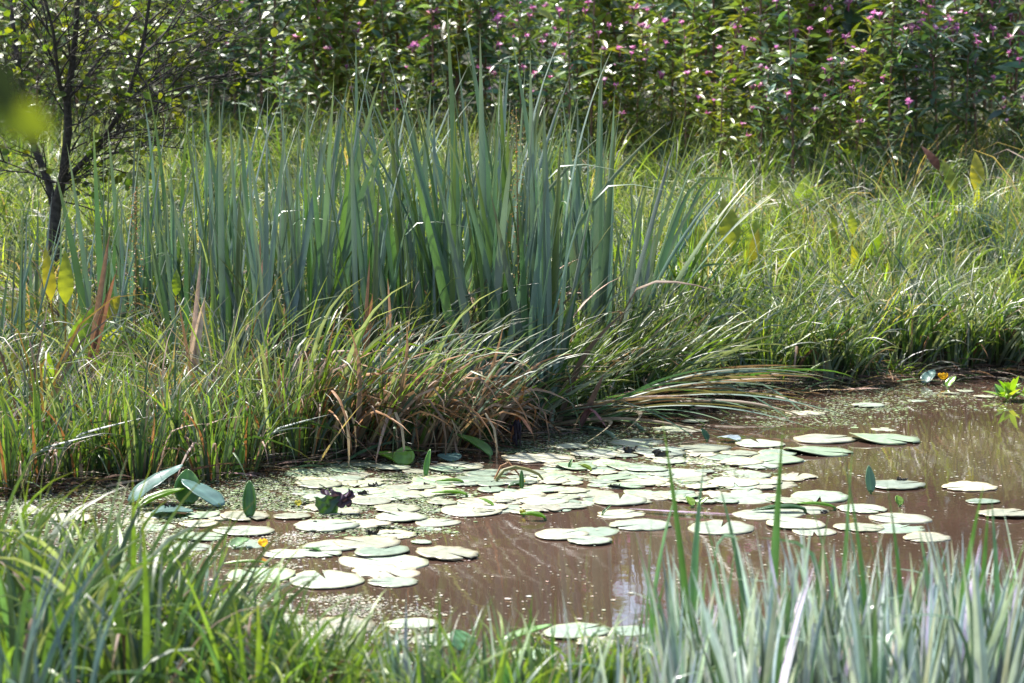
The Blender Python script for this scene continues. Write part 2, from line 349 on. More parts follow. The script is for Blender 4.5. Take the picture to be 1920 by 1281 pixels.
for k, (px, py) in enumerate([(728, 850), (700, 805), (745, 800), (905, 790), (960, 775), (1015, 770), (1075, 762), (1135, 752), (1190, 745), (1240, 735)]):
    put(T_arch if k % 2 else T_up, px, py, U(1.0, 1.2), f'green sedge hiding the feet of the cattails, {ORD[k]} from left', GT)
for k, (px, py, rz) in enumerate([(960, 810, .2), (1010, 800, .1), (1060, 785, -.1), (1120, 770, .1), (1190, 765, 0), (1250, 750, -.2)]):
    put(T_lean, px, py, U(.8, 1.0), f'leaning dark green sedge below the cattails, {ORD[k]} rightwards from the withered seed head', GT, rz)
for k, (px, py) in enumerate([(1290, 738), (1350, 733), (1410, 730), (1465, 724), (1520, 722), (1580, 718)]):
    put(T_arch, px, py, U(.85, 1.05), f'dense arching green tussock on right bank beyond the bent cattails, {ORD[k]} from left', GT)
for k, (px, py) in enumerate([(1640, 708), (1700, 704), (1755, 700), (1810, 698), (1865, 696), (1920, 694)]):
    put(T_arch if k % 2 else T_lean, px, py, U(.95, 1.15), f'tall drooping sedge tussock at the far right shore, {ORD[k]} of six from left', GT, U(0, 6.28))

# ---------------------------------------------------------------- cattails
def cattail_mesh(n, h, lean=.0, spread=.22, arch=.25, col=None, dry=1, wd=.0255, bend=False):
    root = thing('cattail', 'x', 'cattail')
    g = Geo(); col = col or [(.09, .15, .105), (.12, .18, .14), (.07, .14, .07), (.15, .21, .175), (.11, .18, .05)]
    fa = U(0, np.pi)
    side = np.where(np.arange(n) % 2, 0, np.pi); fr = (np.arange(n)+.5)/n
    phi = fa+side+rng.normal(0, .5, n)
    t0 = (1-fr)*spread*U(.5, 1.3, n)
    vx = np.cos(phi)*np.sin(t0)+lean; vy = np.sin(phi)*np.sin(t0)
    phi = np.arctan2(vy, vx); t0 = np.arctan(np.hypot(vx, vy))
    t1 = t0+U(0, arch, n)*np.where(U(0, 1, n) < .18, 3.2, 1)
    kt = U(.72, .9, n); ka = np.where(U(0, 1, n) < .07, U(.7, 1.7, n), 0)
    c = tint(col, n, .14)
    blades(g, np.c_[rng.normal(0, .015, n), rng.normal(0, .015, n), np.full(n, -.05)], h*U(.72, 1.08, n), wd*U(.7, 1.15, n), phi, t0, t1, U(1.5, 3, n), U(-1.3, 1.3, n), U(-1.4, 1.4, n), 14, .22, 3.2, c,
           c*.6+np.array([.09, .07, .02]), c*.5+np.array([.10, .13, .05]), rng.normal(0, .15, n), kt, ka)
    g.build('leaf_fan', M_cat, root)
    if dry:
        g = Geo(); m = dry
        blades(g, np.c_[rng.normal(0, .02, m), rng.normal(0, .02, m), np.full(m, -.04)], h*U(.3, .6, m), wd*U(.5, .9, m), U(0, 6.28, m), U(.05, .35, m), U(.3, 1.2, m), 2, U(-1, 1, m), U(-2, 2, m), 10, .2, 2.5, tint([STRAW, PINKDRY, BROWN], m), None, None, 0, U(.3, .7, m), U(0, 1.8, m))
        g.build('dead_leaf', M_dry, root)
    return root
CT = [cattail_mesh(int(n), 1.0, l, dry=d, spread=sp, arch=ar) for n, l, d, sp, ar in [(9, .04, 2, .26, .12), (10, .08, 3, .32, .25), (8, .03, 2, .2, .12), (9, .14, 2, .26, .3), (10, .06, 4, .42, .25), (6, .03, 2, .17, .15)]]
GC = 'cattails standing in the marsh'
def cat(px, Yd, tipy, label, k=None, protos=CT, rz=None, f=1.0):
    q = Vector((aty(px, 500, Yd).x, Yd, 0)); z = max(float(height(q.x, q.y)), -.02)
    top = aty(px, tipy, Yd).z
    return put(protos, px, 0, (top-z)/1.0*f, label, GC, rz, z, k, Yd)
# dense central stand
for k in range(40):
    px = [575, 612, 668, 700, 752, 800, 838, 905, 940, 985, 1040, 1085, 1135, 1185][k % 14]+U(-13, 13); Yd = U(9.9, 11.9) if px < 1040 else U(11.2, 12.4)
    edge = 1-abs((px-900)/340)
    tip = np.interp(px, [540, 640, 760, 900, 1000, 1100, 1230], [195, 190, 150, 120, 170, 165, 230])+U(0, 230)
    cat(px, Yd, tip, 'blue-green cattail in the dense central stand behind the brown tussocks', rz=U(0, 6.28), f=1.13)
# hero tips
for px, Yd, tip, lb in [(596, 10.3, 160, 'tall dark cattail rising highest at the left end of the dense stand'), (660, 10.4, 140, 'tall cattail left of centre with straight spear leaves above its neighbours'),
                        (880, 10.2, 95, 'tallest cattail of the central stand, tips against the dark gap in the hedge'), (935, 10.3, 90, 'tall cattail with steel-blue leaf beside the tallest one'),
                        (1025, 10.1, 130, 'tall dark cattail in front of the pink flowered bushes'), (1120, 11.0, 135, 'cattail with pale broad leaves near the right end of the stand')]:
    cat(px, Yd, tip, lb, rz=U(0, 6.28), f=1.12)
# left sparse stand
for k in range(24):
    px = 190+(575-190)*((k*.618) % 1)+U(-8, 8)
    cat(px, U(10.0, 12.3), np.interp(px, [180, 330, 560], [240, 190, 170])+U(0, 260), 'slender cattail in the sparse stand between the alder and the dense stand', k=[5, 2, 0][k % 3], rz=U(0, 6.28), f=1.12)
for k, px in enumerate([-15, 25, 60, 110, 150, 185]):
    cat(px, U(10.3, 12), U(330, 420), f'short thin cattail at the left edge before the alder, {ORD[k]} from left', k=5)
# right fan leaning to the right
CTR = [cattail_mesh(9, 1.0, .38, dry=0, spread=.5, arch=.4, col=[(.10, .19, .06), (.08, .17, .09), (.13, .22, .05)]), cattail_mesh(9, 1.0, .28, dry=1, spread=.3, arch=.5)]
for k, (px, Yd, tip, kk) in enumerate([(1165, 11.7, 225, 1), (1200, 12.4, 240, 1), (1225, 12.2, 330, 0), (1250, 12.6, 400, 1)]):
    cat(px, Yd, tip, f'green cattail fanning out to the right, {ORD[k]} of the leaning group', k=kk, protos=CTR, rz=U(-.15, .15), f=1.12)
# bent ones sweeping over the water
def bent_mesh(n, L, phi0):
    root = thing('bent_cattail', 'x', 'cattail'); g = Geo()
    c = tint([(.05, .11, .055), (.07, .13, .085), (.06, .12, .03), (.16, .12, .07)], n, .2)
    t0 = U(.8, 1.3, n)
    blades(g, np.c_[rng.normal(0, .03, n), rng.normal(0, .03, n), np.full(n, -.02)], L*U(.45, 1.0, n), .022*U(.7, 1.1, n), phi0+rng.normal(0, .42, n), t0, U(1.6, 1.9, n), U(.6, 1.1, n), U(-.5, .5, n), U(-1, 1, n), 16, .2, 3, c,
           c*.7+np.array([.08, .07, .0]), c*.5+np.array([.08, .12, .03]), rng.normal(0, .5, n), U(.35, .9, n), np.where(U(0, 1, n) < .3, U(.2, .6, n), 0))
    g.build('leaf_fan', M_bent, root)
    m = 4; g = Geo()
    blades(g, np.c_[rng.normal(0, .05, m), rng.normal(0, .05, m), np.full(m, .02)], L*U(.4, .8, m), .02, phi0+rng.normal(0, .3, m), 1.2, 1.62, 1, U(-1, 1, m), 1, 10, .1, 3, tint([STRAW, PINKDRY, BROWN], m))
    g.build('dead_leaf', M_dry, root)
    return root
BT = [bent_mesh(13, 1.25, 0), bent_mesh(11, 1.35, -.1), bent_mesh(12, 1.2, .1)]
for k, (px, py, sc, rz) in enumerate([(985, 806, .95, .05), (1075, 800, .95, -.1), (1110, 783, 1.05, -.05), (1180, 768, 1.0, -.12), (1250, 750, .95, -.3), (1130, 765, 1.2, .05)]):
    put(BT, px, py, sc, f'bent cattail with long leaves sweeping right over the water, {ORD[k]} of the flattened group', 'bent cattails lying over the water', rz, z=.01)

# dead stalks
def stalk(px, py, tx, ty, Yd, wpx, col, label, kink=None):
    a = Vector((aty(px, 500, Yd).x, Yd, 0)); a.z = max(float(height(a.x, a.y)), 0); b = aty(tx, ty, Yd-.1)
    root = thing('dead_stalk', label, 'dead stalk', a, 'dead brown stalks among the reeds')
    v = b-a; L = v.length; th = math.acos(v.z/L); phi = math.atan2(v.y, v.x)
    g = Geo(); n = 2
    blades(g, np.zeros((n, 3)), [L, L*.8], wpx/F*Yd, phi, th, [th+.05, th+.25], 1, [1.2, .8], [.5, -.4], 10, .4, 6, tint([col], n, .1), kt=[.9, .5], ka=[0, 1.6 if kink else 0])
    g.build('stalk_blade', M_dry, root)
for k, (a) in enumerate([(345, 700, 372, 478, 9.6, 18, (.36, .27, .24), 'pinkish broad dead cattail blade standing upright left of the dense stand', 0),
                         (150, 640, 200, 430, 10, 16, (.24, .16, .12), 'dark brown dead stalk leaning right by the glowing dock leaves', 0),
                         (372, 690, 340, 570, 9.5, 10, (.16, .10, .06), 'short broken brown stalk crossing the pink dead blade', 1),
                         (480, 700, 486, 400, 10.2, 10, (.33, .24, .20), 'thin straight greyish dead stalk left of the dense stand', 0),
                         (535, 660, 534, 500, 10.2, 14, (.30, .22, .17), 'short dead stalk at the foot of the dense stand', 0),
                         (672, 650, 690, 480, 9.9, 14, (.28, .17, .11), 'brown dead leaf among the left cattails of the dense stand', 0),
                         (735, 640, 728, 520, 9.8, 14, (.38, .26, .18), 'pale tan dead blade low in the dense stand', 0),
                         (960, 810, 985, 700, 9.6, 12, (.42, .22, .11), 'orange brown dead leaf hanging above the withered seed head', 1),
                         (1085, 800, 1130, 700, 10, 12, (.25, .17, .12), 'brown dead stalk behind the bent cattails', 1)]):
    stalk(*a[:6], a[6], a[7], a[8])

# ---------------------------------------------------------------- lily pads
def pad_mesh(seed, torn=0., curl=0., oval=1.15, col=(.20, .25, .17)):
    r = np.random.default_rng(seed); K = 90; RI = 5
    ang = np.linspace(R(6), 2*np.pi-R(6), K)
    f1, f2, p1, p2 = r.uniform(2, 4), r.uniform(5, 8), r.uniform(0, 6), r.uniform(0, 6)
    rim = 1+.025*np.sin(f1*ang+p1)+.015*np.sin(f2*ang+p2)+.07*np.cos(ang)*0
    if torn: rim = rim-torn*np.maximum(0, np.sin(ang*r.uniform(5, 9)+p1)*np.sin(ang*3+p2))
    nearnotch = np.minimum(ang, 2*np.pi-ang)
    rim *= 1-.05*np.exp(-(nearnotch/.14)**2)
    rr = np.linspace(0, 1, RI+1)[1:]
    V = []; 
    for q in rr:
        x = np.cos(ang)*rim*q*oval*.5; y = np.sin(ang)*rim*q*.5
        z = .012+.004*q*np.sin(2*ang+p1)*q+.004*q**3*np.sin(f2*ang+p2)
        if curl: z = z+curl*np.clip(q-.55, 0, 1)**1.5*np.exp(-((ang-r.uniform(1.2, 1.2001)-3)/.8)**2)*2.2
        V.append(np.c_[x, y, z])
    V = np.concatenate([np.c_[np.full(K, .02), np.zeros(K), np.full(K, .012)]]+V+[np.c_[V[-1][:, 0], V[-1][:, 1], V[-1][:, 2]-.014]])
    n = RI+2
    i = np.arange(n-1)[:, None]*K+np.arange(K-1)[None]
    Q = np.stack([i, i+K, i+K+1, i+1], -1).reshape(-1, 4)
    C = np.repeat(np.array(col)[None], len(V), 0)*(1+.10*np.sin(np.tile(ang, n)*17))[:, None]
    C[-K*2:] *= np.array([1.15, .95, .75])
    g = Geo(); g.add(V, Q, C); return g.build('lily_pad', M_pad)
pads = [pad_mesh(s, t, c, o, cl) for s, t, c, o, cl in [(1, 0, 0, 1.2, (.24, .285, .21)), (2, 0, 0, 1.1, (.27, .30, .225)), (3, .16, 0, 1.2, (.25, .28, .19)), (4, 0, .10, 1.15, (.22, .31, .19)), (5, .26, 0, 1.25, (.30, .30, .22)),
                                                          (6, .10, 0, 1.05, (.22, .27, .20)), (7, 0, 0, 1.25, (.20, .27, .19)), (8, .12, .06, 1.15, (.28, .29, .20))]]
PADS = [(658, 870, 85), (670, 891, 52), (649, 899, 65), (686, 909, 66), (758, 899, 75), (758, 916, 70), (597, 911, 85), (853, 878, 105), (815, 905, 85), (892, 901, 70), (920, 920, 50), (800, 931, 72), (727, 933, 75),
        (695, 943, 75), (744, 956, 85), (790, 954, 70), (885, 959, 115), (948, 954, 85), (976, 931, 80), (1020, 943, 90), (611, 989, 115), (681, 984, 90), (751, 973, 95), (821, 981, 80), (737, 1005, 80), (797, 992, 40),
        (458, 998, 95), (460, 971, 88), (463, 1021, 75), (569, 956, 56), (547, 971, 60), (488, 1080, 120), (611, 1089, 137), (720, 1054, 150), (723, 1073, 120), (737, 1093, 90), (688, 1022, 115), (625, 1026, 100),
        (716, 1036, 95), (537, 1040, 85), (597, 1038, 80), (839, 1042, 112), (790, 1019, 34), (456, 1138, 63), (772, 1172, 85), (832, 1201, 105), (625, 1177, 140), (520, 1170, 110),
        (1264, 805, 78), (1303, 791, 44), (1320, 844, 92), (1236, 851, 85), (1194, 830, 88), (1171, 843, 80), (1116, 853, 88), (1071, 838, 60), (1011, 861, 115), (1057, 873, 65), (1050, 900, 80), (990, 889, 60),
        (1183, 877, 85), (1267, 889, 110), (1239, 909, 42), (1299, 904, 72), (1327, 866, 90), (1390, 870, 75), (1390, 888, 80), (1457, 865, 90), (1424, 833, 90), (1458, 852, 70), (1376, 908, 90), (1440, 910, 100),
        (1218, 928, 95), (1281, 936, 56), (1102, 926, 90), (1162, 940, 100), (1050, 956, 42), (1165, 965, 85), (1201, 986, 112), (1397, 935, 120), (1109, 998, 95), (1053, 1005, 95), (1106, 1017, 80), (1352, 991, 120),
        (1440, 965, 110), (1301, 809, 40), (1547, 825, 110), (1659, 826, 115), (1533, 848, 110), (1538, 933, 103), (1617, 956, 88), (1680, 912, 100), (1817, 915, 90), (1884, 966, 90), (1687, 973, 105), (1610, 991, 80),
        (1684, 991, 90), (1737, 1010, 80), (1491, 986, 100), (1526, 998, 80), (1505, 957, 90), (1842, 942, 50), (1782, 738, 30), (1810, 734, 30), (1845, 745, 35), (1720, 752, 34), (1663, 805, 50), (1628, 762, 60), (1512, 775, 60),
        (255, 980, 75), (300, 967, 60), (295, 990, 62), (372, 984, 65), (380, 968, 60), (415, 972, 50), (352, 1026, 85), (368, 1008, 95), (290, 1046, 50), (130, 975, 80), (60, 962, 60), (190, 1000, 50), (1083, 1187, 110), (1120, 1210, 80),
        (1000, 1230, 75), (1183, 1183, 80), (767, 1236, 80), (1040, 1256, 80), (930, 884, 56), (640, 960, 70), (655, 925, 60), (1130, 905, 50), (1255, 868, 60), (1000, 915, 60), (860, 930, 60), (865, 905, 50), (330, 1090, 60), (1230, 1215, 70)]
LM = [('the yellow bud on the left', (493, 1022)), ('the crumpled purple leaf', (625, 945)), ('the bright green leaf pair', (745, 862)), ('the two dark green leaves', (893, 830)), ('the curved arching stem', (960, 893)),
      ('the tilted blue-green leaves at left', (320, 915)), ('the boat-shaped green leaf', (1005, 972)), ('the tips of the bent cattails', (1400, 820)), ('the pair of green leaf tips', (1305, 945)), ('the long green folded leaves', (1520, 955)),
      ('the far right shore', (1780, 740)), ('the bottom centre reeds', (1000, 1230)), ('the narrow standing leaf at right', (1632, 915)), ('the withered black seed head', (970, 810)), ('the open brown water in front', (700, 1080)), ('the right edge', (1890, 940)), ('the lone pads on open water', (1080, 1003)), ('the foreground grass at left', (480, 1150))]
for k in range(210):
    a = rng.uniform(560, 1500); b = rng.uniform(872, 962) if a < 1100 else rng.uniform(845, 945)
    if min(math.hypot(a-p[0], (b-p[1])*4) for p in PADS) > 15 and len(PADS) < 285: PADS.append((a, b, int(rng.uniform(36, 78))))
by = {}
for p in PADS:
    d = [math.hypot((p[0]-q[0]), (p[1]-q[1])*2) for _, q in LM]; by.setdefault(int(np.argmin(d)), []).append(p)
zc = 0
pu = set()
for li, lst in by.items():
    lst.sort()
    for k, (px, py, wp) in enumerate(lst):
        q = gp(px, py); s = wp/F*q.length*1.03
        j = rng.integers(0, len(pads)) if wp > 55 else rng.choice([2, 4, 5, 7, 6])
        o = pads[j]
        if j in pu: o = o.copy(); COL.objects.link(o)
        pu.add(int(j))
        o.location = (q.x, q.y, -.001+(zc % 7)*.0014); zc += 1
        a = U(0, 6.28); o.rotation_euler = (U(-.008, .008), U(-.008, .008), a); o.scale = (s, s, s*U(.6, 1.2))
        size = 'large' if wp >= 100 else ('small' if wp < 62 else 'medium')
        lab = f'{size} pale floating lily pad near {LM[li][0]}, {ORD[k]} from left'
        tag(o, lab, 'lily pad', 'lily pads floating on the pond')

# raised lily leaves
def lily_leaf(px, py, wpx, hpx, yaw, tilt, fold, col, label, name='raised_lily_leaf', narrow=1.0, roll=0, stemlen=None, dz=0):
    """leaf whose base is at water point under (px,py); size from pixel size"""
    q = gp(px, py); Lm = 1.1*hpx/F*q.length; Wm = 1.15*wpx/F*q.length
    root = thing(name, label, 'lily leaf', (q.x, q.y, dz), 'raised water lily leaves')
    K, J = 14, 9; t = np.linspace(0, 1, K); u = np.linspace(-1, 1, J)
    T, Uu = np.meshgrid(t, u, indexing='ij')
    prof = np.sin(np.clip(T*.97+.03, 0, 1)**.75*np.pi)**.6*1.0; prof = np.maximum(prof, .05)
    fa = fold*np.abs(Uu)
    x = np.sin(Uu*fold)/max(fold, .05)*Wm*.5*prof if fold > .05 else Uu*Wm*.5*prof
    z = (1-np.cos(Uu*fold))/max(fold, .05)*Wm*.5*prof
    y = T*Lm; z = z+.05*Lm*np.sin(T*3+1)+roll*Lm*T**2+.012*Wm*np.sin(T*17+Uu*3)
    V = np.stack([x, y, z], -1).reshape(-1, 3)
    M = Matrix.Rotation(yaw, 3, 'Z') @ Matrix.Rotation(tilt, 3, 'X')
    V = V @ np.array(M).T
    V[:, 2] += .004 - min(0, V[:, 2].min())*0.85
    i = np.arange(K-1)[:, None]*J+np.arange(J-1)[None]
    g = Geo(); C = np.repeat(np.array(col)[None], len(V), 0)*(1+.10*np.cos(Uu*26+T*8)*1.0).reshape(-1, 1)
    C[np.abs(Uu.ravel()) < .1] *= 1.35
    g.add(V, np.stack([i, i+1, i+J+1, i+J], -1).reshape(-1, 4), C); b = g.build('leaf_blade', M_lleaf, root)
    sm = b.modifiers.new('thick', 'SOLIDIFY'); sm.thickness = .0025; sm.offset = 0
    g = Geo(); bv = V[J//2]
    tube(g, [(bv[0]-.01, bv[1]+.02, -.03), (bv[0], bv[1], bv[2]*.5), tuple(V[J//2]), tuple(V[J+J//2])], [.006, .006, .005, .003], (.10, .16, .04), 6); g.build('leaf_stem', M_stem, root)
    return root
BLUE = (.09, .17, .145); BRT = (.16, .30, .03); DRK = (.035, .10, .03); MIDG = (.09, .19, .04)
pi = math.pi
RL = [(248, 948, 62, 110, -1.05, .62, .3, BLUE, 'big blue-green lily leaf tilted up, leftmost of the raised cluster'),
      (352, 948, 48, 62, .15, 1.2, .8, MIDG, 'upright dark green lily leaf with bitten edge in the left cluster'),
      (412, 955, 50, 95, 1.0, .5, .25, BLUE, 'blue-green lily leaf sloping down right beside the bitten one'),
      (262, 958, 34, 85, -1.1, .4, 1.0, (.15, .26, .03), 'yellow-green curled leaf under the big tilted blue-green leaf'),
      (285, 968, 60, 70, -1.5, .12, .3, BLUE, 'low grey-green leaf lying under the left raised cluster'),
      (468, 972, 30, 64, .1, 1.25, 1.3, MIDG, 'narrow scoop-shaped green leaf standing by grass blades at left'),
      (280, 890, 40, 62, .3, 1.2, .5, DRK, 'dark green lily leaf hidden among the upright sedge at left'),
      (445, 895, 26, 60, -.35, 1.2, .9, BRT, 'bright green lily leaf standing between sedge stems left of centre'),
      (335, 880, 60, 50, -.3, .9, .3, BLUE, 'grey-blue lily leaf glimpsed behind the sedge stems at left'),
      (420, 878, 60, 50, .3, .8, .3, BLUE, 'pale blue lily leaf behind sedge stems, right of the grey-blue one'),
      (625, 848, 26, 40, -1.0, .7, .6, MIDG, 'small green leaf under the brown tussock at its left end'),
      (745, 872, 38, 44, 1.2, .45, .9, BRT, 'bright green cupped leaf, left one of the upright pair'),
      (757, 874, 40, 34, -.3, 1.2, .5, BRT, 'bright green standing leaf, right one of the upright pair'),
      (800, 895, 14, 48, -.35, 1.25, 1.5, (.12, .26, .05), 'rolled green leaf standing like a spear beside upright pair'),
      (918, 860, 34, 80, .98, .5, .9, (.08, .19, .03), 'long mid green leaf slanting below the dark heart-shaped leaf'),
      (895, 838, 66, 66, -.2, 1.3, .35, DRK, 'dark green heart-shaped leaf standing against the tussock'),
      (850, 868, 44, 36, .6, .3, .4, BLUE, 'wet bluish leaf lying between rolled leaf and slanting leaf'),
      (875, 933, 16, 62, 1.4, .12, 1.3, BRT, 'slim folded bright leaf lying on pads below centre tussock'),
      (868, 908, 14, 48, 1.5, .1, 1.3, BRT, 'thin bright leaf edge above the slim folded one'),
      (925, 952, 12, 30, 1.2, .5, 1., BRT, 'tiny bright leaf tip poking up between pads at centre'),
      (1022, 976, 20, 44, 1.5, .25, 1.3, BRT, 'small boat-shaped lit green leaf alone on the open water'),
      (1108, 886, 16, 26, 1.2, .5, 1.2, (.22, .32, .02), 'small yellow-green folded leaf right of the curved stem'),
      (978, 918, 11, 32, .05, 1.45, 1.5, MIDG, 'short rolled green leaf standing beside the yellow bud'),
      (955, 915, 24, 34, -1.4, .2, .6, DRK, 'dark wet leaf left of the rolled stub and bud'),
      (1130, 968, 8, 24, -.9, .7, 1.4, MIDG, 'tiny rolled green leaf on pad near open water'),
      (1068, 880, 8, 20, -.4, .9, 1.4, MIDG, 'tiny rolled green leaf above the yellow-green folded leaf'),
      (1298, 952, 18, 24, .5, .7, .9, (.15, .25, .02), 'left tip of the pair of small green leaves mid pond'),
      (1310, 953, 18, 26, -1.1, .7, .9, (.18, .28, .02), 'right tip of the pair of small green leaves mid pond'),
      (1510, 962, 26, 90, 1.52, .06, .9, DRK, 'long dark green folded leaf lying flat among right pads'),
      (1565, 957, 14, 64, 1.45, .18, 1.3, (.12, .25, .02), 'bright edge of folded leaf on top of the dark one'),
      (1632, 925, 18, 46, .1, 1.3, .8, (.12, .22, .12), 'narrow pale green leaf standing up beside right pads'),
      (1687, 950, 16, 20, .2, .9, 1., BRT, 'small round bright green leaf tip among foreground blades right'),
      (1325, 828, 14, 26, .5, .9, 1., DRK, 'small dark green leaf tip under the bent cattail ends'),
      (1385, 830, 34, 44, .9, .12, .5, (.26, .32, .36), 'pale bluish leaf standing in for a sky reflection under the bent cattail ends'),  # sky reflection on the water, painted as a pale bluish leaf
      (1352, 730, 16, 34, .9, .8, .8, BRT, 'small bright leaf on the right bank under arching grass'),
      (1735, 722, 24, 40, -.6, .6, .6, BLUE, 'blue-green oval leaf drooping beside the far yellow flower'),
      (1722, 700, 26, 40, -1.2, .5, .5, (.12, .22, .10), 'pale green oval leaf above the drooping one at far shore'),
      (1664, 690, 20, 34, .9, .6, .6, MIDG, 'green oval leaf under the grass of the far shore'),
      (1610, 706, 18, 50, -1.3, .3, .5, (.22, .28, .2), 'pale flat leaf resting on the debris of the far shore'),
      (1778, 728, 18, 26, -.9, .8, .8, BRT, 'bright green leaf right under the far yellow flower'),
      (500, 1062, 12, 80, 1.5, .05, 1.2, BRT, 'thin green edge of a folded pad below the left bud'),
      (600, 1037, 12, 32, 1.2, .2, 1.2, (.08, .2, .04), 'folded dark green pad edge right of the left bud'),
      (440, 1030, 34, 40, -.5, .3, .7, (.14, .25, .10), 'torn shining leaf curled up left of the yellow bud'),
      (940, 1215, 34, 100, -1.2, .35, .5, (.12, .25, .06), 'green lily leaf curling up behind the foreground blades'),
      (870, 1225, 44, 50, .4, .7, .4, (.08, .2, .08), 'dark green lily leaf half hidden by the foreground blades')]
for a in RL: lily_leaf(*a)

# buds and flowers
def bud(px, py, topy, r, col, label, openn=0):
    q = gp(px, py); h = (py-topy)/F*q.length
    root = thing('water_lily_bud', label, 'flower bud', (q.x, q.y, 0), 'yellow water lily buds')
    g = Geo(); tube(g, [(0.01, 0, -.03), (.004, 0, h*.4), (0, 0, h)], [.005, .0045, .004], (.08, .13, .03)); g.build('bud_stem', M_stem, root)
    g = Geo()
    for k in range(5):
        a0 = k/5*2*pi; v = np.linspace(0, 1, 7)[:, None]; uu = np.linspace(-1, 1, 7)[None]
        ph = a0+uu*.72*np.sin(np.clip(v*.9+.12, 0, 1)*pi)**.5; rr = r*np.sin((v*.80+.05)*pi)**.7*(1+openn*v)*(1-.06*(k % 2))+0*uu
        V = np.stack([rr*np.cos(ph), rr*np.sin(ph), h+v*r*1.55-.1*r*uu**2], -1).reshape(-1, 3)
        i = np.arange(6)[:, None]*7+np.arange(6)[None]
        C = np.array(col)*(1-.0*v)+0*uu[..., None] if False else np.repeat(np.array(col)[None], 49, 0)
        C = C*np.repeat(np.clip(.55+.6*v, 0, 1.1), 7, 1).reshape(-1, 1)+np.array([.05, .12, .0])*np.repeat(1-np.clip(v*3, 0, 1), 7, 1).reshape(-1, 1)
        g.add(V, np.stack([i, i+1, i+8, i+7], -1).reshape(-1, 4), C)
    g.build('sepals', M_petal, root)
YEL = (.80, .52, .02)
bud(493, 1034, 1024, .017, YEL, 'bright yellow water lily bud standing above the water at left')
bud(979, 912, 908, .013, YEL, 'yellow bud lying low beside the rolled green stub')
bud(559, 952, 948, .014, (.40, .42, .06), 'yellow-green closed bud near the crumpled purple leaf')
bud(1768, 722, 711, .024, YEL, 'open yellow water lily flower at the far right shore', .35)
bud(980, 968, 964, .012, (.30, .32, .03), 'small dull yellow-green bud touching the boat-shaped leaf')
bud(1283, 860, 856, .008, (.10, .12, .05), 'small dark bud between the pads right of centre')

# curved arching stem, crumpled leaf, withered seed head, floating rush
q = gp(930, 906)
root = thing('arching_lily_stem', 'curved olive-brown lily stem arching over the pads beside the rolled stub', 'stem', (q.x, q.y, 0))
g = Geo(); pp = [(x/F*9, y, z/F*9) for x, y, z in [(0, 0, -10), (2, .0, 8), (14, .02, 22), (34, .03, 27), (58, .03, 22), (76, .03, 14), (84, .03, 4)]]
tube(g, pp, [.006, .007, .007, .0075, .007, .006, .004], (.17, .16, .05), 8); g.build('stem_arch', M_stem, root)
g = Geo(); tube(g, [(-.01, .05, 0), (.02, .06, .06), (.05, .06, .075), (.09, .05, .03), (.11, .05, -.01)], .004, (.25, .12, .05), 6); g.build('thin_stem', M_stem, root)

q = gp(626, 962)
root = thing('crumpled_leaf', 'crumpled purple-black rotting leaf on its dark green base among pads', 'rotting leaf', (q.x, q.y, 0))
def crumple(wx, hz, seed, col, off=(0, 0, 0), n=26, amp=1.):
    r = np.random.default_rng(seed); u, v = np.meshgrid(np.linspace(-1, 1, n), np.linspace(0, 1, n))
    a = u*1.3; x = np.sin(a)*wx*(.7+.4*v); y = -np.cos(a)*wx*.5*(1-.3*v); z = v*hz
    for _ in range(9):
        k1, k2, ph = r.uniform(3, 13), r.uniform(3, 13), r.uniform(0, 6, 3); s = amp*wx*.10
        w_ = .3+v
        x = x+s*w_*np.sin(k1*u+k2*v+ph[0])*.7; y = y+s*w_*np.sin(k2*u-k1*v+ph[1]); z = z+s*.8*w_*np.cos(k1*u+ph[2]+k2*v)
    g = Geo(); i = np.arange(n-1)[:, None]*n+np.arange(n-1)[None]
    g.add(np.stack([x+off[0], y+off[1], z+off[2]], -1), np.stack([i, i+1, i+n+1, i+n], -1).reshape(-1, 4), col); return g
crumple(.05, .065, 3, (.03, .08, .03), (-.02, -.01, 0), amp=.3).build('green_leaf_base', M_lleaf, root)
crumple(.052, .055, 4, (.085, .055, .085), (.025, 0, .028), amp=1.2).build('crumpled_rim', M_dry, root)
q = gp(320, 962)
root = thing('crumpled_leaf', 'small black rotten leaf tucked under the bitten green leaf', 'rotting leaf', (q.x, q.y, 0))
crumple(.02, .03, 8, (.02, .015, .02), amp=1.2).build('crumpled_rim', M_dry, root)
for k, (px, py, s) in enumerate([(700, 915, .02), (800, 912, .012), (1155, 916, .018), (1180, 850, .03), (1240, 858, .035), (700, 1004, .02), (590, 984, .012), (1130, 1000, .0), (855, 882, .012), (1690, 905, .02), (1545, 965, .015), (470, 938, .02), (680, 930, .02)]):
    if not s: continue
    q = gp(px, py); root = thing('floating_debris', f'small dark scrap of rotten leaf floating between pads, {ORD[k]} scrap', 'debris', (q.x, q.y, .004), 'dark scraps floating among the pads')
    crumple(s, s*.7, 20+k, (.05, .05, .05), amp=1.0, n=12).build('scrap', M_dry, root)

q = gp(967, 838)
root = thing('withered_seed_head', 'black withered seed head drooping on its stalk at the tussock\'s foot', 'seed head', (q.x, q.y, 0))
g = Geo(); tube(g, [(.02, 0, -.02), (.02, 0, .06), (.012, 0, .10)], .004, (.05, .035, .03)); g.build('stalk', M_bark, root)
g = Geo()
for k in range(26):
    z = U(.04, .12); a = U(0, 6.28); r = U(.005, .022)
    tube(g, [(r*math.cos(a)*.5+.005, r*math.sin(a)*.5, z+.012), (r*math.cos(a), r*math.sin(a), z), (r*math.cos(a)*1.1, r*math.sin(a), z-U(.015, .05))], [.003, .006, .003], (.022, .014, .024), 5)
g.build('seeds', M_dry, root)

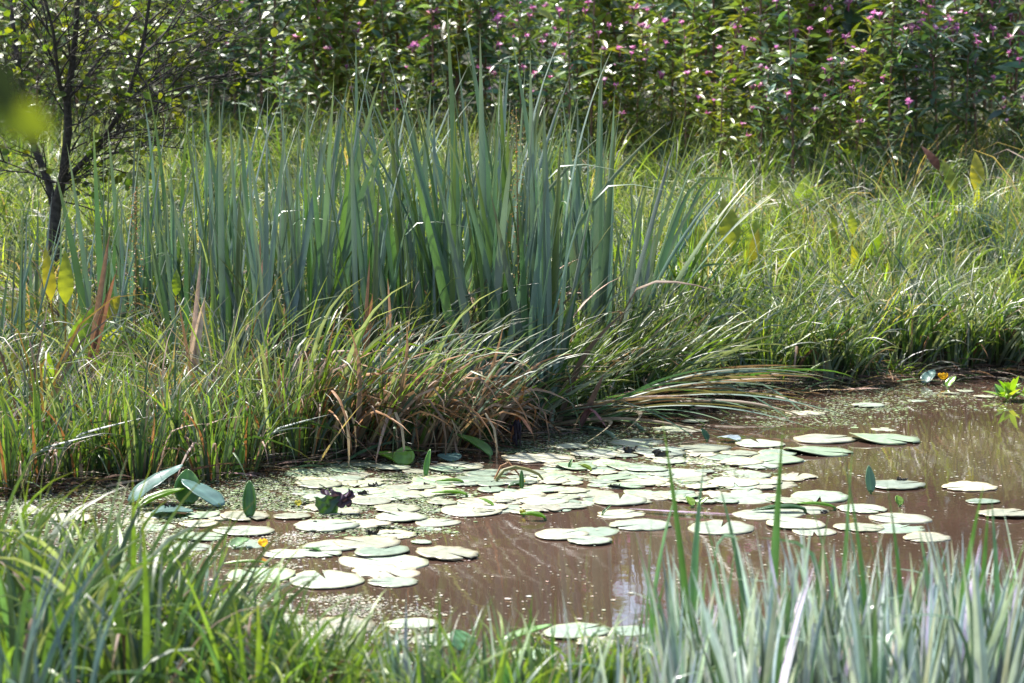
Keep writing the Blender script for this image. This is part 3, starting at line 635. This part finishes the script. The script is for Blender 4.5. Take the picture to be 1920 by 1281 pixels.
q = gp(1180, 960)
root = thing('floating_rush', 'dead purplish reed blade lying flat across the pads right of centre', 'dead reed', (q.x, q.y, .012)); g = Geo()
blades(g, np.zeros((3, 3)), [.55, .5, .45], .014, [-.35, -.30, -.42], 1.56, 1.58, 1, 0, .1, 8, .05, 3, tint([(.30, .24, .27)], 3)); g.build('reed_blade', M_dry, root)

# rosette plant at right shore edge
q = gp(1893, 750)
root = thing('bogbean_plant', 'small plant with thick bright green upright leaves at right water edge', 'water plant', (q.x, q.y, 0)); g = Geo()
n = 26; a = U(0, 6.28, n); e = U(.3, 1.3, n); D = np.c_[np.cos(a)*np.cos(e), np.sin(a)*np.cos(e), np.sin(e)]
leaves(g, np.c_[rng.normal(0, .05, n), rng.normal(0, .03, n), U(0, .04, n)], D, np.c_[-D[:, 0], -D[:, 1], np.ones(n)], U(.07, .13, n), U(.03, .045, n), tint([BRT, MIDG, (.2, .3, .05)], n), 6, .4, .15)
g.build('foliage', M_lleaf, root)

# ---------------------------------------------------------------- duckweed and specks (stuff)
def flakes(name, label, zones, size, cols, z=.0035):
    P = []
    for (x0, x1, y0, y1, n, cl) in zones:
        cx = U(x0, x1, max(3, n//140)); cy = U(y0, y1, len(cx)); k = rng.integers(0, len(cx), n)
        px = np.where(U(0, 1, n) < cl, cx[k]+rng.normal(0, 22, n), U(x0, x1, n)); py = np.where(U(0, 1, n) < cl, cy[k]+rng.normal(0, 3.6, n), U(y0, y1, n))
        for a, b in zip(px, py):
            q = gp(a, b)
            if q.y < yfar(q.x)+.05: P.append((q.x, q.y, z))
    P = np.array(P); N = len(P); a = U(0, 6.28, N); s = size*np.exp(rng.normal(0, .4, N))
    V = []
    for k in range(6):
        aa = a+k*pi/3; rr = s*U(.7, 1.1, N); V.append(P+np.c_[rr*np.cos(aa), rr*np.sin(aa)*1.0, np.zeros(N)])
    V = np.stack(V, 1); i = np.arange(N)[:, None]*6
    Q = np.concatenate([i+np.array([[0, 1, 2, 3]]), i+np.array([[0, 3, 4, 5]])])
    g = Geo(); g.add(V, Q, np.repeat(tint(cols, N, .2), 6, 0)); tag(g.build(name, M_dry), label, 'duckweed', kind='stuff')
flakes('duckweed', 'pale green duckweed film gathered along the reeds and between pads', [(850, 1280, 800, 850, 5200, .85), (560, 900, 860, 975, 5200, .85), (560, 860, 990, 1010, 900, .7), (260, 620, 890, 960, 4200, .85), (1080, 1500, 840, 920, 2200, .7), (1560, 1900, 715, 770, 1800, .6), (1350, 1700, 745, 800, 1300, .6), (0, 330, 895, 1060, 5200, .8)],
       .0058, [(.20, .25, .13), (.28, .30, .22), (.15, .21, .08)])
flakes('floating_specks', 'tiny whitish seeds and dust specks scattered over the brown water', [(300, 1920, 900, 1280, 1500, .25), (380, 820, 1120, 1210, 2600, .85), (250, 620, 1000, 1120, 1700, .8), (1280, 1920, 730, 900, 700, .3), (0, 330, 900, 1120, 2600, .4)],
       .0036, [(.45, .43, .36), (.30, .32, .22)], .0042)

# ---------------------------------------------------------------- foreground reeds
def fore_mesh(n, h, wd, cols, spread, arch, name, cat_, mat, K=9, fold=.22, th0=.02):
    root = thing(name, 'x', cat_); g = Geo(); a = U(0, 6.28, n); r = U(0, .05, n); hh = U(.55, 1.1, n) if n > 6 else np.linspace(1.02, .45, n)
    c = tint(cols, n, .16)
    blades(g, np.c_[r*np.cos(a), r*np.sin(a), np.full(n, -.04)], h*hh, wd*U(.7, 1.2, n), a+rng.normal(0, .5, n), th0+U(0, spread, n), U(spread, spread+arch, n), U(1.2, 2.5, n), U(-1., 1., n), U(-.9, .9, n), K, fold, 2.4, c, c*.9+np.array([.05, .03, 0]), c*.2+np.array(BROWN)*.2, rng.normal(0, .2, n), U(.5, .85, n), np.where(U(0, 1, n) < .08, 1.3, 0))  # roots darkened so the gaps between reeds look shaded
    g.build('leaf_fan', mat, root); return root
SIL_SHEEN = [(.48, .51, .53), (.60, .61, .64), (.20, .27, .26), (.08, .15, .07)]  # glaucous blades, with sky sheen painted into the paler silver tones
FR = [fore_mesh(13, 1.0, .046, SIL_SHEEN, .22, .2, 'reed_clump', 'reeds', M_fore) for _ in range(4)]
FG = [fore_mesh(4, 1.0, .038, [(.08, .20, .04), (.10, .24, .04), (.09, .19, .11)], .12, .25, 'reed_clump', 'reeds', M_fore, 12) for _ in range(3)]
GF = 'reeds growing on the near bank'
def fput(protos, px, Yd, tipy, label, k=None):
    q = Vector((aty(px, 900, Yd).x, Yd, 0)); z = max(float(height(q.x, q.y)), 0); top = aty(px, tipy, Yd).z
    return put(protos, px, 0, (top-z), label, GF, U(0, 6.28), z, k, Yd)
for k in range(88):
    px = 1240+(1960-1240)*((k*.618) % 1)+U(-20, 20); Yd = U(4.15, 5.25)
    fput(FR, px, Yd, np.interp(px, [1230, 1330, 1500, 1700, 1900], [1090, 985, 980, 975, 955])+U(-20, 150), 'silvery blue-green reed clump in the crowded foreground mass at right')
tall = [(1440, 5.0, 758, 'single tall spear blade'), (1330, 4.9, 765, 'very thin tall blade'), (1575, 4.9, 820, 'bright yellow-green blade'), (1665, 4.8, 785, 'tall broad green blade, highest on the right'), (1300, 4.9, 870, 'dark blade leaning left'),
        (1725, 4.8, 860, 'green blade right of the tallest broad one'), (1780, 4.8, 870, 'tall green blade further right'), (1840, 4.8, 905, 'pale green blade near the right edge'), (1200, 5.0, 880, 'thin grey-green blade over open water'), (1190, 4.9, 1085, 'snapped green blade with level tip'), (1500, 4.9, 940, 'slim green blade'), (1395, 4.8, 905, 'dark green blade'), (1620, 4.9, 930, 'slim yellowish blade'), (1700, 4.9, 965, 'green blade behind the tall ones'), (1260, 4.8, 960, 'leaning grey-green blade'), (1540, 4.7, 1000, 'broad grey blade'), (1870, 4.9, 960, 'thin green blade'), (1905, 4.7, 925, 'yellow-green blade leaning at the right edge')]
for px, Yd, tp, lb in tall:
    fput(FG, px, Yd, tp, lb+' rising from the foreground reeds')
for k, (px, tp) in enumerate([(820, 1085), (860, 1120), (905, 1150), (980, 1090), (1040, 1110), (1090, 1090), (1130, 1150), (950, 1180), (760, 1150), (700, 1170), (1010, 1180), (1165, 1120)]):
    fput(FG, px, U(4.6, 5.0), tp, f'thin green reed clump along the bottom edge, {ORD[k]} planted between left grass and right reeds')
for k in range(16):
    fput(FR if k % 2 else FG, 690+k*36+U(-20, 20), U(4.4, 4.9), U(1100, 1200), f'low reed clump along the bottom centre, {ORD[k]} from left')
# left foreground: sedge and grass
T_fl = [tussock_mesh(48, .62, .027, [(.15, .23, .045), (.10, .17, .035), MG, (.05, .10, .06), PALE], [.3, .2, .2, .16, .14], .12, dry=.07, arch=(.2, 1.5), th0=.38) for _ in range(3)]
for k in range(36):
    px = -60+760*((k*.618) % 1); Yd = U(4.5, 6.0) if px < 420 else U(4.5, 5.2)
    tipy = np.interp(px, [0, 200, 420, 560, 700], [910, 935, 1030, 1120, 1190])+U(-25, 110)
    q = Vector((aty(px, 900, Yd).x, Yd, 0)); z = max(float(height(q.x, q.y)), 0); top = aty(px, tipy, Yd).z
    put(T_fl, px, 0, max(.35, (top-z)/.55), 'bright yellow-green sedge tussock in the foreground thicket at lower left', 'foreground sedge at lower left', U(0, 6.28), z, None, Yd)
for k in range(15):
    px = 560+k*48+U(-15, 15); Yd = U(4.4, 4.9); q = Vector((aty(px, 900, Yd).x, Yd, 0)); z = max(float(height(q.x, q.y)), 0); top = aty(px, U(1120, 1200), Yd).z
    put(T_fl, px, 0, max(.3, (top-z)/.6), f'short mixed sedge tussock along the bottom edge, {ORD[k]} from left', 'foreground sedge at bottom centre', U(0, 6.28), z, None, Yd)
FD = [fore_mesh(9, 1.0, .034, [(.05, .10, .07), (.07, .13, .09)], .5, .4, 'reed_clump', 'reeds', M_fore, 12)]
for k in range(16):
    fput(FG, 10+k*40+U(-15, 15), U(4.4, 5.2), U(960, 1080)+k*8, f'bold dark green blades standing in the lower left thicket, {ORD[k]} from left')
for k, (px, Yd, tp) in enumerate([(-30, 3.6, 990), (50, 3.6, 1030), (130, 3.8, 1060), (0, 3.9, 960)]):
    fput(FD, px, Yd, tp, f'dark blurred reed clump nearest the camera at lower left corner, {ORD[k]} of four')

# ---------------------------------------------------------------- dock plants
def dock(px, Yd, basey, lf, label, up=.72):
    q = Vector((aty(px, 500, Yd).x, Yd, 0)); q.z = float(height(q.x, q.y))
    root = thing('dock_plant', label, 'dock plant', q, 'docks with broad glowing leaves')
    lf = lf+[(U(-60, 60), U(.05, .3), U(.18, .34), U(.07, .12), U(0, 360), U(25, 75), [GLO, (.10, .17, .03), (.13, .14, .03)][k % 3]) for k in range(7)]
    for (dx, h0, L, W, yaw, el, col) in lf:
        g = Geo(); p0 = np.array([[dx/F*Yd*.3, 0, max(h0*.3, 0)]]); e = R(el); D = np.array([[math.cos(e)*math.cos(R(yaw)), math.cos(e)*math.sin(R(yaw)), math.sin(e)]])
        st = p0[0]; h0 = h0*up; en = st+D[0]*h0
        tube(g, [st*0, (st+en)/2+[0, 0, .01], en], [.006, .005, .004], (.2, .16, .05), 6)
        leaves(g, en[None], D, np.array([[.25, -1, .35]]), L*.8, W*.72, np.array([col])*.8, 24, .3, .3, .33, .9, .10)
        g.build('dock_leaf', M_dock, root)
GLO = (.23, .28, .035); YEL2 = (.31, .30, .035)
dock(118, 10.6, 560, [(0, .50, .34, .11, 80, 86, GLO), (-40, .52, .34, .09, 150, 84, YEL2), (-60, .42, .22, .12, 170, 60, YEL2), (40, .45, .2, .1, 10, 60, YEL2), (30, .4, .2, .1, -30, 40, GLO), (-80, .25, .32, .14, 190, 20, GLO)], 'dock with tall upright glowing yellow-green leaves at far left')
dock(75, 9.9, 640, [(0, .35, .36, .13, 30, 58, (.16, .28, .04)), (-60, .2, .3, .12, 200, 40, (.1, .2, .04))], 'dock with one big slanting green leaf below the glowing one')
dock(322, 10.9, 560, [(0, .46, .18, .07, 80, 80, (.18, .28, .03)), (-30, .4, .2, .1, 160, 40, MG)], 'small dock leaf glowing between the sparse cattails')
dock(1375, 13.2, 500, [(0, .3, .42, .2, 100, 78, GLO), (-60, .3, .4, .18, 160, 65, GLO), (30, .25, .36, .18, 40, 70, (.2, .28, .04)), (80, .2, .35, .14, 10, 45, GLO)], 'large bushy dock with broad yellow leaves right of the cattails', up=1.15)
dock(1450, 16.2, 400, [(0, .25, .32, .16, 160, 50, (.14, .25, .03)), (40, .22, .32, .15, 20, 30, (.15, .26, .03)), (40, .2, .3, .12, -20, 60, (.13, .2, .08))], 'green dock with drooping leaf in the dry grass at upper right', up=1.15)
dock(1815, 15.2, 440, [(0, .32, .40, .16, 60, 70, YEL2), (-50, .3, .34, .14, 120, 75, GLO), (60, .22, .36, .16, 20, 40, (.16, .24, .08)), (-90, .2, .3, .12, 170, 40, YEL2), (10, .45, .3, .10, 140, 60, (.13, .05, .03))], 'dock with yellow and reddish leaves beside short cattail at right', up=1.15)
dock(1598, 14.0, 480, [(0, .28, .2, .09, 90, 88, (.24, .3, .05)), (-40, .3, .2, .06, 130, 75, GLO)], 'small dock with one oval yellow leaf in the right meadow', up=1.15)
for k in range(4):
    cat(1785+k*22, 14.6, 330+U(0, 40), f'short cattail beside the yellow dock in the right meadow, {ORD[k]} from left', k=[5, 2][k % 2])
# dock seed stalks
def seedstalk(px, Yd, tx, ty, label):
    q = Vector((aty(px, 500, Yd).x, Yd, 0)); q.z = float(height(q.x, q.y)); b = aty(tx, ty, Yd)-q
    root = thing('dock_seed_stalk', label, 'seed stalk', q, 'brown dock seed stalks')
    g = Geo(); pts = [Vector((0, 0, 0)), b*.5+Vector((0, 0, .03)), b]; tube(g, pts, [.004, .003, .002], (.2, .14, .07), 5); n = 260; t = U(.45, 1, n); P = np.array([tuple(b*float(x)) for x in t])+rng.normal(0, .022, (n, 3))*(1.3-t)[:, None]*1.6
    D = rng.normal(0, 1, (n, 3)); leaves(g, P, D, np.tile([[0, 0, 1.]], (n, 1))+.1, .011, .010, tint([(.32, .24, .10), (.28, .30, .10), (.30, .15, .07)], n), 2, .3, 0); g.build('seed_spike', M_dry, root)
for a in [(250, 10.4, 255, 350, 'brownish dock seed spike among sparse cattails at left'), (975, 10.0, 968, 205, 'pale seed spike standing amid the central cattails'), (1640, 14.6, 1760, 400, 'brown dock seed stalk leaning right in the meadow'), (1560, 14.3, 1690, 430, 'lower brown seed stalk left of the leaning one'), (1660, 16.6, 1650, 330, 'faint brown seed stalk in the dry upper meadow')]: seedstalk(*a)

# ---------------------------------------------------------------- balsam hedge
def balsam(h, nfl, seed, lc=[(.09, .15, .07), (.07, .13, .07), (.12, .17, .05), (.13, .19, .13)]):
    root = thing('balsam_plant', 'x', 'flowering plant'); r = np.random.default_rng(seed)
    g = Geo(); bx, by_ = r.normal(0, .10, 2)
    main = [Vector((bx*t*t, by_*t*t, h*t)) for t in np.linspace(0, 1, 7)]
    tube(g, main, np.linspace(.016, .005, 7), (.20, .10, .06), 6)
    axes = [(main[0], main[-1], 1.0)]
    segs = [(Vector((0, 0, .1)), main[-1])]
    for k in range(6):
        t = r.uniform(.15, .9); a = r.uniform(0, 6.28); p = Vector((bx*t*t, by_*t*t, h*t)); e = p+Vector((math.cos(a)*.42, math.sin(a)*.42, r.uniform(.3, .6)))*(1.25-t)*1.2
        tube(g, [p, (p+e)/2+Vector((0, 0, -.03)), e], [.008, .006, .003], (.18, .12, .06), 5); segs.append((p, e))
    g.build('stems', M_stem, root)
    P = []; D = []; U_ = []
    for (a, b) in segs:
        L = (b-a).length; m = max(3, int(L/.085)); off = r.uniform(0, 6)
        for j in range(m):
            t = (j+.5)/m; p = a+(b-a)*t; 
            for w_ in range(3):
                aa = off+j*1.05+w_*2.094+r.normal(0, .35); e = r.uniform(-.35, .9)
                P.append((p.x, p.y, p.z)); D.append((math.cos(aa)*math.cos(e), math.sin(aa)*math.cos(e), math.sin(e)))
    P = np.array(P); D = np.array(D); n = len(P); 
    keep = r.random(n) < .88; P = P[keep]; D = D[keep]; n = len(P)
    g = Geo(); leaves(g, P, D, np.tile([[0, 0, 1.]], (n, 1))+r.normal(0, .45, (n, 3)), r.uniform(.11, .25, n), r.uniform(.04, .068, n), tint(lc, n, .22), 4, .3, r.uniform(.1, .5, n))
    g.build('foliage', M_bals, root)
    for k in range(nfl):
        g = Geo(); a, b = segs[k % len(segs)]; c = b+Vector(r.normal(0, .07, 3))
        tube(g, [c+Vector((0, 0, -.05)), c, c+Vector((.01, -.02, .03)), c+Vector((.012, -.03, .05))], [.002, .009, .010, .003], (.5, .16, .33), 6)
        m = 9; D = r.normal(0, 1, (m, 3)); D[:, 2] = np.abs(D[:, 2])*.5
        leaves(g, np.tile([tuple(c)], (m, 1)), D, np.tile([[0, 0, 1.]], (m, 1))+.1, r.uniform(.036, .058, m), .038, tint([(.66, .34, .50), (.54, .20, .46), (.78, .54, .64)], m, .2), 3, .5, -.2, .6, .6)
        g.build('flower_cluster', M_petal, root)
    return root
BF = [balsam(2.0, 8, 1), balsam(2.2, 11, 2), balsam(1.8, 7, 3), balsam(2.1, 5, 4), balsam(2.0, 6, 8, [(.20, .24, .04), (.14, .2, .04)]), balsam(2.2, 14, 9)]  # one copy has yellower leaves that paint in sunlight
BN = [balsam(1.7, 0, 5), balsam(1.5, 2, 6), balsam(1.9, 3, 7), balsam(1.6, 0, 10, [(.17, .21, .04), (.12, .18, .05)])]  # last copy yellowed likewise, for sunny parts of the hedge
GB = 'tall balsam plants forming the hedge'
nb = 0
for row, (Yr, cnt) in enumerate([(20.9, 30), (21.7, 30), (22.5, 30), (23.5, 28), (24.7, 26), (26.2, 26), (27.4, 24)]):
    for k in range(cnt):
        px = -80+2080*(k+.5)/cnt+U(-30, 30); Yd = Yr+U(-.35, .35)-1.3-1.9*float(np.clip((px-950)/400, 0, 1))+.45*math.sin(px*.011)+.3*math.sin(px*.031+1)
        if row == 0 and px < 1000 and U(0, 1) < .3: continue
        fl = px > 1000 or (px > 640 and U(0, 1) < .6)
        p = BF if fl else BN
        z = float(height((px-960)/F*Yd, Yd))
        lit = (560 < px < 800 or 1180 < px < 1290 or 1420 < px < 1640 or px < 330) and U(0, 1) < .6  # sunny patches are painted by choosing the yellower-leaved plants
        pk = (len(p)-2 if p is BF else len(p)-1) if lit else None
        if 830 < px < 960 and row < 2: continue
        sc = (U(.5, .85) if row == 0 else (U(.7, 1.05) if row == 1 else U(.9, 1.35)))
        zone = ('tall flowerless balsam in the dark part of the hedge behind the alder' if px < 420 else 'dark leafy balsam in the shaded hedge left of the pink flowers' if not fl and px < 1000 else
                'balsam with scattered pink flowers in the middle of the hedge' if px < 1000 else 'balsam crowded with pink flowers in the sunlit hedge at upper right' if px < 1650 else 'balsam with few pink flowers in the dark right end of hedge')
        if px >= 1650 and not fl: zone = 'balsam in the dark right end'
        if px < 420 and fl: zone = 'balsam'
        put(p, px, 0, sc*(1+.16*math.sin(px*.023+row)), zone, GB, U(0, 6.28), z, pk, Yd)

# ---------------------------------------------------------------- undergrowth behind hedge
g = Geo(); n = 20000; y = U(25.5, 36, n); x = U(-1, 1, n)*y*.33; z = height(x, y)+U(0, 1.7, n)*U(.3, 1, n)
D = rng.normal(0, 1, (n, 3)); leaves(g, np.c_[x, y, z], D, np.tile([[0, 0, 1.]], (n, 1))+.1, U(.12, .24, n), U(.06, .11, n), tint([(.04, .08, .03), (.06, .11, .035)], n), 2, .3, .3)
tag(g.build('undergrowth', M_crown), 'dense dark leafy undergrowth of the wood behind the flowering hedge', 'undergrowth', kind='stuff')

# ---------------------------------------------------------------- trees
def grow(g, p, d, L, r, depth, tips, rr, spread=.6, segs=4, col=(.05, .04, .035), gravity=.05, sides=6, minr=.0016):
    pts = [p.copy()]; q = p.copy(); dd = d.normalized()
    for s in range(segs):
        dd = (dd+Vector(rr.normal(0, .12, 3))+Vector((0, 0, gravity))).normalized(); q = q+dd*L/segs; pts.append(q.copy())
    tube(g, pts, np.linspace(r, max(r*.55, minr), segs+1), col, sides)
    if depth == 0: tips.append((q, dd, pts)); return
    for k in range(rr.integers(2, 4)+1):
        t = rr.uniform(.35, 1.0); idx = min(int(t*segs), segs-1); bp = pts[idx].lerp(pts[idx+1], t*segs-idx)
        nd = (dd+Vector(rr.normal(0, spread, 3))).normalized(); grow(g, bp, nd, L*rr.uniform(.55, .75), max(r*.5, minr), depth-1, tips, rr, spread, segs, col, gravity, max(4, sides-1), minr)
def tree(seed, H, label_, k0=1):
    rr = np.random.default_rng(seed); root = thing('broadleaf_tree', 'x', 'tree'); g = Geo(); tips = []
    pts = [Vector((rr.normal(0, .12)*k, rr.normal(0, .12)*k, H*k/6)) for k in range(7)]
    tube(g, pts, np.linspace(.22, .05, 7), (.07, .055, .04), 10)
    for k in range(k0, 7):
        for j in range(3):
            a = rr.uniform(0, 6.28); grow(g, pts[k], Vector((math.cos(a), math.sin(a), .45)), H*.24*(1.15-k/9), .07*(1.1-k/8), 1, tips, rr, .5, 3, (.06, .05, .04), .03, 5, .01)
    g.build('trunk', M_bark, root)
    g = Geo(); P = []
    for (q, d, ps) in tips:
        for p in ps[1:]:
            m = 20; P.append(np.array([tuple(p)])+rr.normal(0, .42, (m, 3)))
    P = np.concatenate(P); n = len(P); D = rr.normal(0, 1, (n, 3)); D[:, 2] -= .3
    leaves(g, P, D, np.tile([[0, 0, 1.]], (n, 1))+rr.normal(0, .3, (n, 3)), rr.uniform(.12, .22, n), rr.uniform(.08, .13, n), tint([(.06, .12, .03), (.09, .15, .03), (.05, .10, .035)], n), 2, .25, .2)
    g.build('crown', M_crown, root); return root
TR = [tree(1, 9, ''), tree(2, 10, ''), tree(3, 8, ''), tree(4, 14, '', 4)]
for k, (x, y, s, kk) in enumerate([(-9.5, 36, 1, 0), (-5.5, 26.5, .8, 1), (3.2, 24.8, .85, 0), (9.0, 31, 1.0, 2), (13.5, 33, 1, 0), (-13, 33, 1.1, 1), (1, 42, .9, 2), (-8, 37, 1.3, 0), (-17, 36, 1.2, 2), (17, 34, 1.2, 1), (-2.4, 25.5, 1, 3)]):
    p = TR[kk]; z = float(height(x, y))
    lb = f'dark broadleaf tree of the wood behind the hedge, {ORD[k]} one'
    if p.name not in used:
        used.add(p.name); p.location = (x, y, z); p.scale = (s,)*3; p['label'] = lb; p['group'] = 'trees of the wood behind the hedge'
    else: dup(p, (x, y, z), U(0, 6.28), s, lb, 'trees of the wood behind the hedge')

# alder at left
rr = np.random.default_rng(77)
AY = 13.6; B0 = aty(100, 500, AY); bz = float(height(B0.x, AY)); base = Vector((B0.x, AY, bz))
root = thing('young_alder', 'slender multi-stemmed dark alder with sparse yellow-green leaves at upper left', 'tree', base)
gt = Geo(); gb = Geo(); tips = []
DK = (.05, .042, .036)
def path(l, y0=0., y1=0.):
    n = len(l); return [aty(x, y, AY+y0+(y1-y0)*k/(n-1))-base for k, (x, y) in enumerate(l)]
s0 = path([(100, 600), (102, 480), (103, 400), (108, 370)]); s0[0] = Vector((0, 0, -.05))
stems = [(s0, (.06, .045)),
         (path([(104, 400), (90, 340), (66, 280), (48, 220), (40, 160), (28, 80), (18, -10), (10, -150)], 0, .5), (.035, .014)),
         (path([(106, 385), (120, 320), (128, 240), (126, 190), (136, 120), (142, 60), (146, -20), (150, -200)], 0, -.3), (.042, .016)),
         (path([(127, 200), (112, 160), (108, 130), (100, 60), (80, -20)], -.1, -.6), (.02, .01)),
         (path([(112, 350), (150, 310), (195, 260), (238, 190), (262, 110), (272, 60), (282, -10), (300, -160)], 0, -.5), (.026, .010)),
         (path([(195, 260), (250, 240), (300, 200), (345, 170), (410, 130)], -.3, -.9), (.010, .003)),
         (path([(238, 190), (290, 150), (350, 110), (430, 60)], -.4, .2), (.010, .003)),
         (path([(262, 110), (310, 60), (370, 30), (450, -30)], -.4, .4), (.009, .003)),
         (path([(126, 190), (180, 120), (230, 60), (290, -20)], -.1, .6), (.012, .004)),
         (path([(48, 220), (10, 170), (-40, 130)], .3, .2), (.012, .004)),
         (path([(150, 310), (190, 290), (240, 280), (280, 270)], -.1, -.3), (.006, .002)),
         (path([(90, 340), (50, 320), (0, 300)], 0, .2), (.010, .004)),
         (path([(136, 120), (90, 60), (60, 0)], -.2, -.5), (.010, .004))]
for pts, (r0, r1) in stems:
    # resample with wobble
    tube(gt, pts, np.linspace(r0, r1, len(pts))*.78, DK, 8)
gt.build('trunk', M_bark, root)
for si, (pts, (r0, r1)) in enumerate(stems[1:]):
    for k in range(1, len(pts)):
        nb_ = 3 if si < 4 else 3
        for j in range(nb_):
            p = pts[k-1].lerp(pts[k], rr.random()); along = (pts[k]-pts[k-1]).normalized()
            d = (along*.5+Vector((rr.normal(.25, .5), rr.normal(0, .5), rr.normal(.2, .35)))).normalized()
            grow(gb, p, d, rr.uniform(.25, .45), max(min(r0, .006), .003), 2, tips, rr, .55, 4, DK, .01, 5, .0014)
gb.build('branches', M_bark, root)
P = []
for (q, d, ps) in tips:
    if rr.random() < .74: continue
    for p in ps[1:]:
        if rr.random() < .6: P.append(tuple(p+Vector(rr.normal(0, .012, 3))))
P = np.array(P); n = len(P); print('alder leaves', n, 'tips', len(tips))
D = rr.normal(0, 1, (n, 3)); D[:, 2] = D[:, 2]*.6+.1
g = Geo(); leaves(g, P, D, np.tile([[0, -.4, .6]], (n, 1))+rr.normal(0, .4, (n, 3)), rr.uniform(.04, .065, n), rr.uniform(.035, .055, n), tint([(.08, .11, .02), (.05, .08, .018), (.12, .14, .02)], n, .25), 5, .2, .1, .6, .6)
g.build('foliage', M_shrub, root)

# near leaf twig overhanging at left, far out of focus
NY = 1.0; q = aty(-90, 120, NY)
root = thing('overhanging_twig', 'blurred yellow-green leaf on a dark twig hanging close to the lens', 'twig', q)
g = Geo(); tube(g, [Vector((-.25, 0, .12)), Vector((-.05, 0, .02)), Vector((0, 0, 0)), Vector(aty(-5, 190, NY)-q)], [.006, .004, .003, .002], (.03, .025, .02), 6); g.build('branch', M_bark, root)
g = Geo(); a = aty(-25, 200, NY)-q; b = aty(100, 252, NY)-q; D = np.array([tuple(b-a)])
leaves(g, np.array([tuple(a)]), D, np.array([[.1, -1, .5]]), (b-a).length, .021, np.array([(.13, .17, .010)]), 8, .15, .05, .5, .7); g.build('leaf', M_dock, root)
g = Geo(); a = aty(-60, 130, NY)-q; b = aty(30, 215, NY)-q
leaves(g, np.array([tuple(a)]), np.array([tuple(b-a)]), np.array([[.1, -1, -.5]]), (b-a).length, .034, np.array([(.02, .03, .008)]), 8, .15, .05, .5, .7); g.build('leaf', M_cat, root)

# drop prototypes that were never placed
for o in list(bpy.data.objects):
    if o.get('label') == 'x':
        for c in list(o.children): bpy.data.objects.remove(c)
        bpy.data.objects.remove(o)
for j, o in enumerate(pads):
    if j not in pu: bpy.data.objects.remove(o)
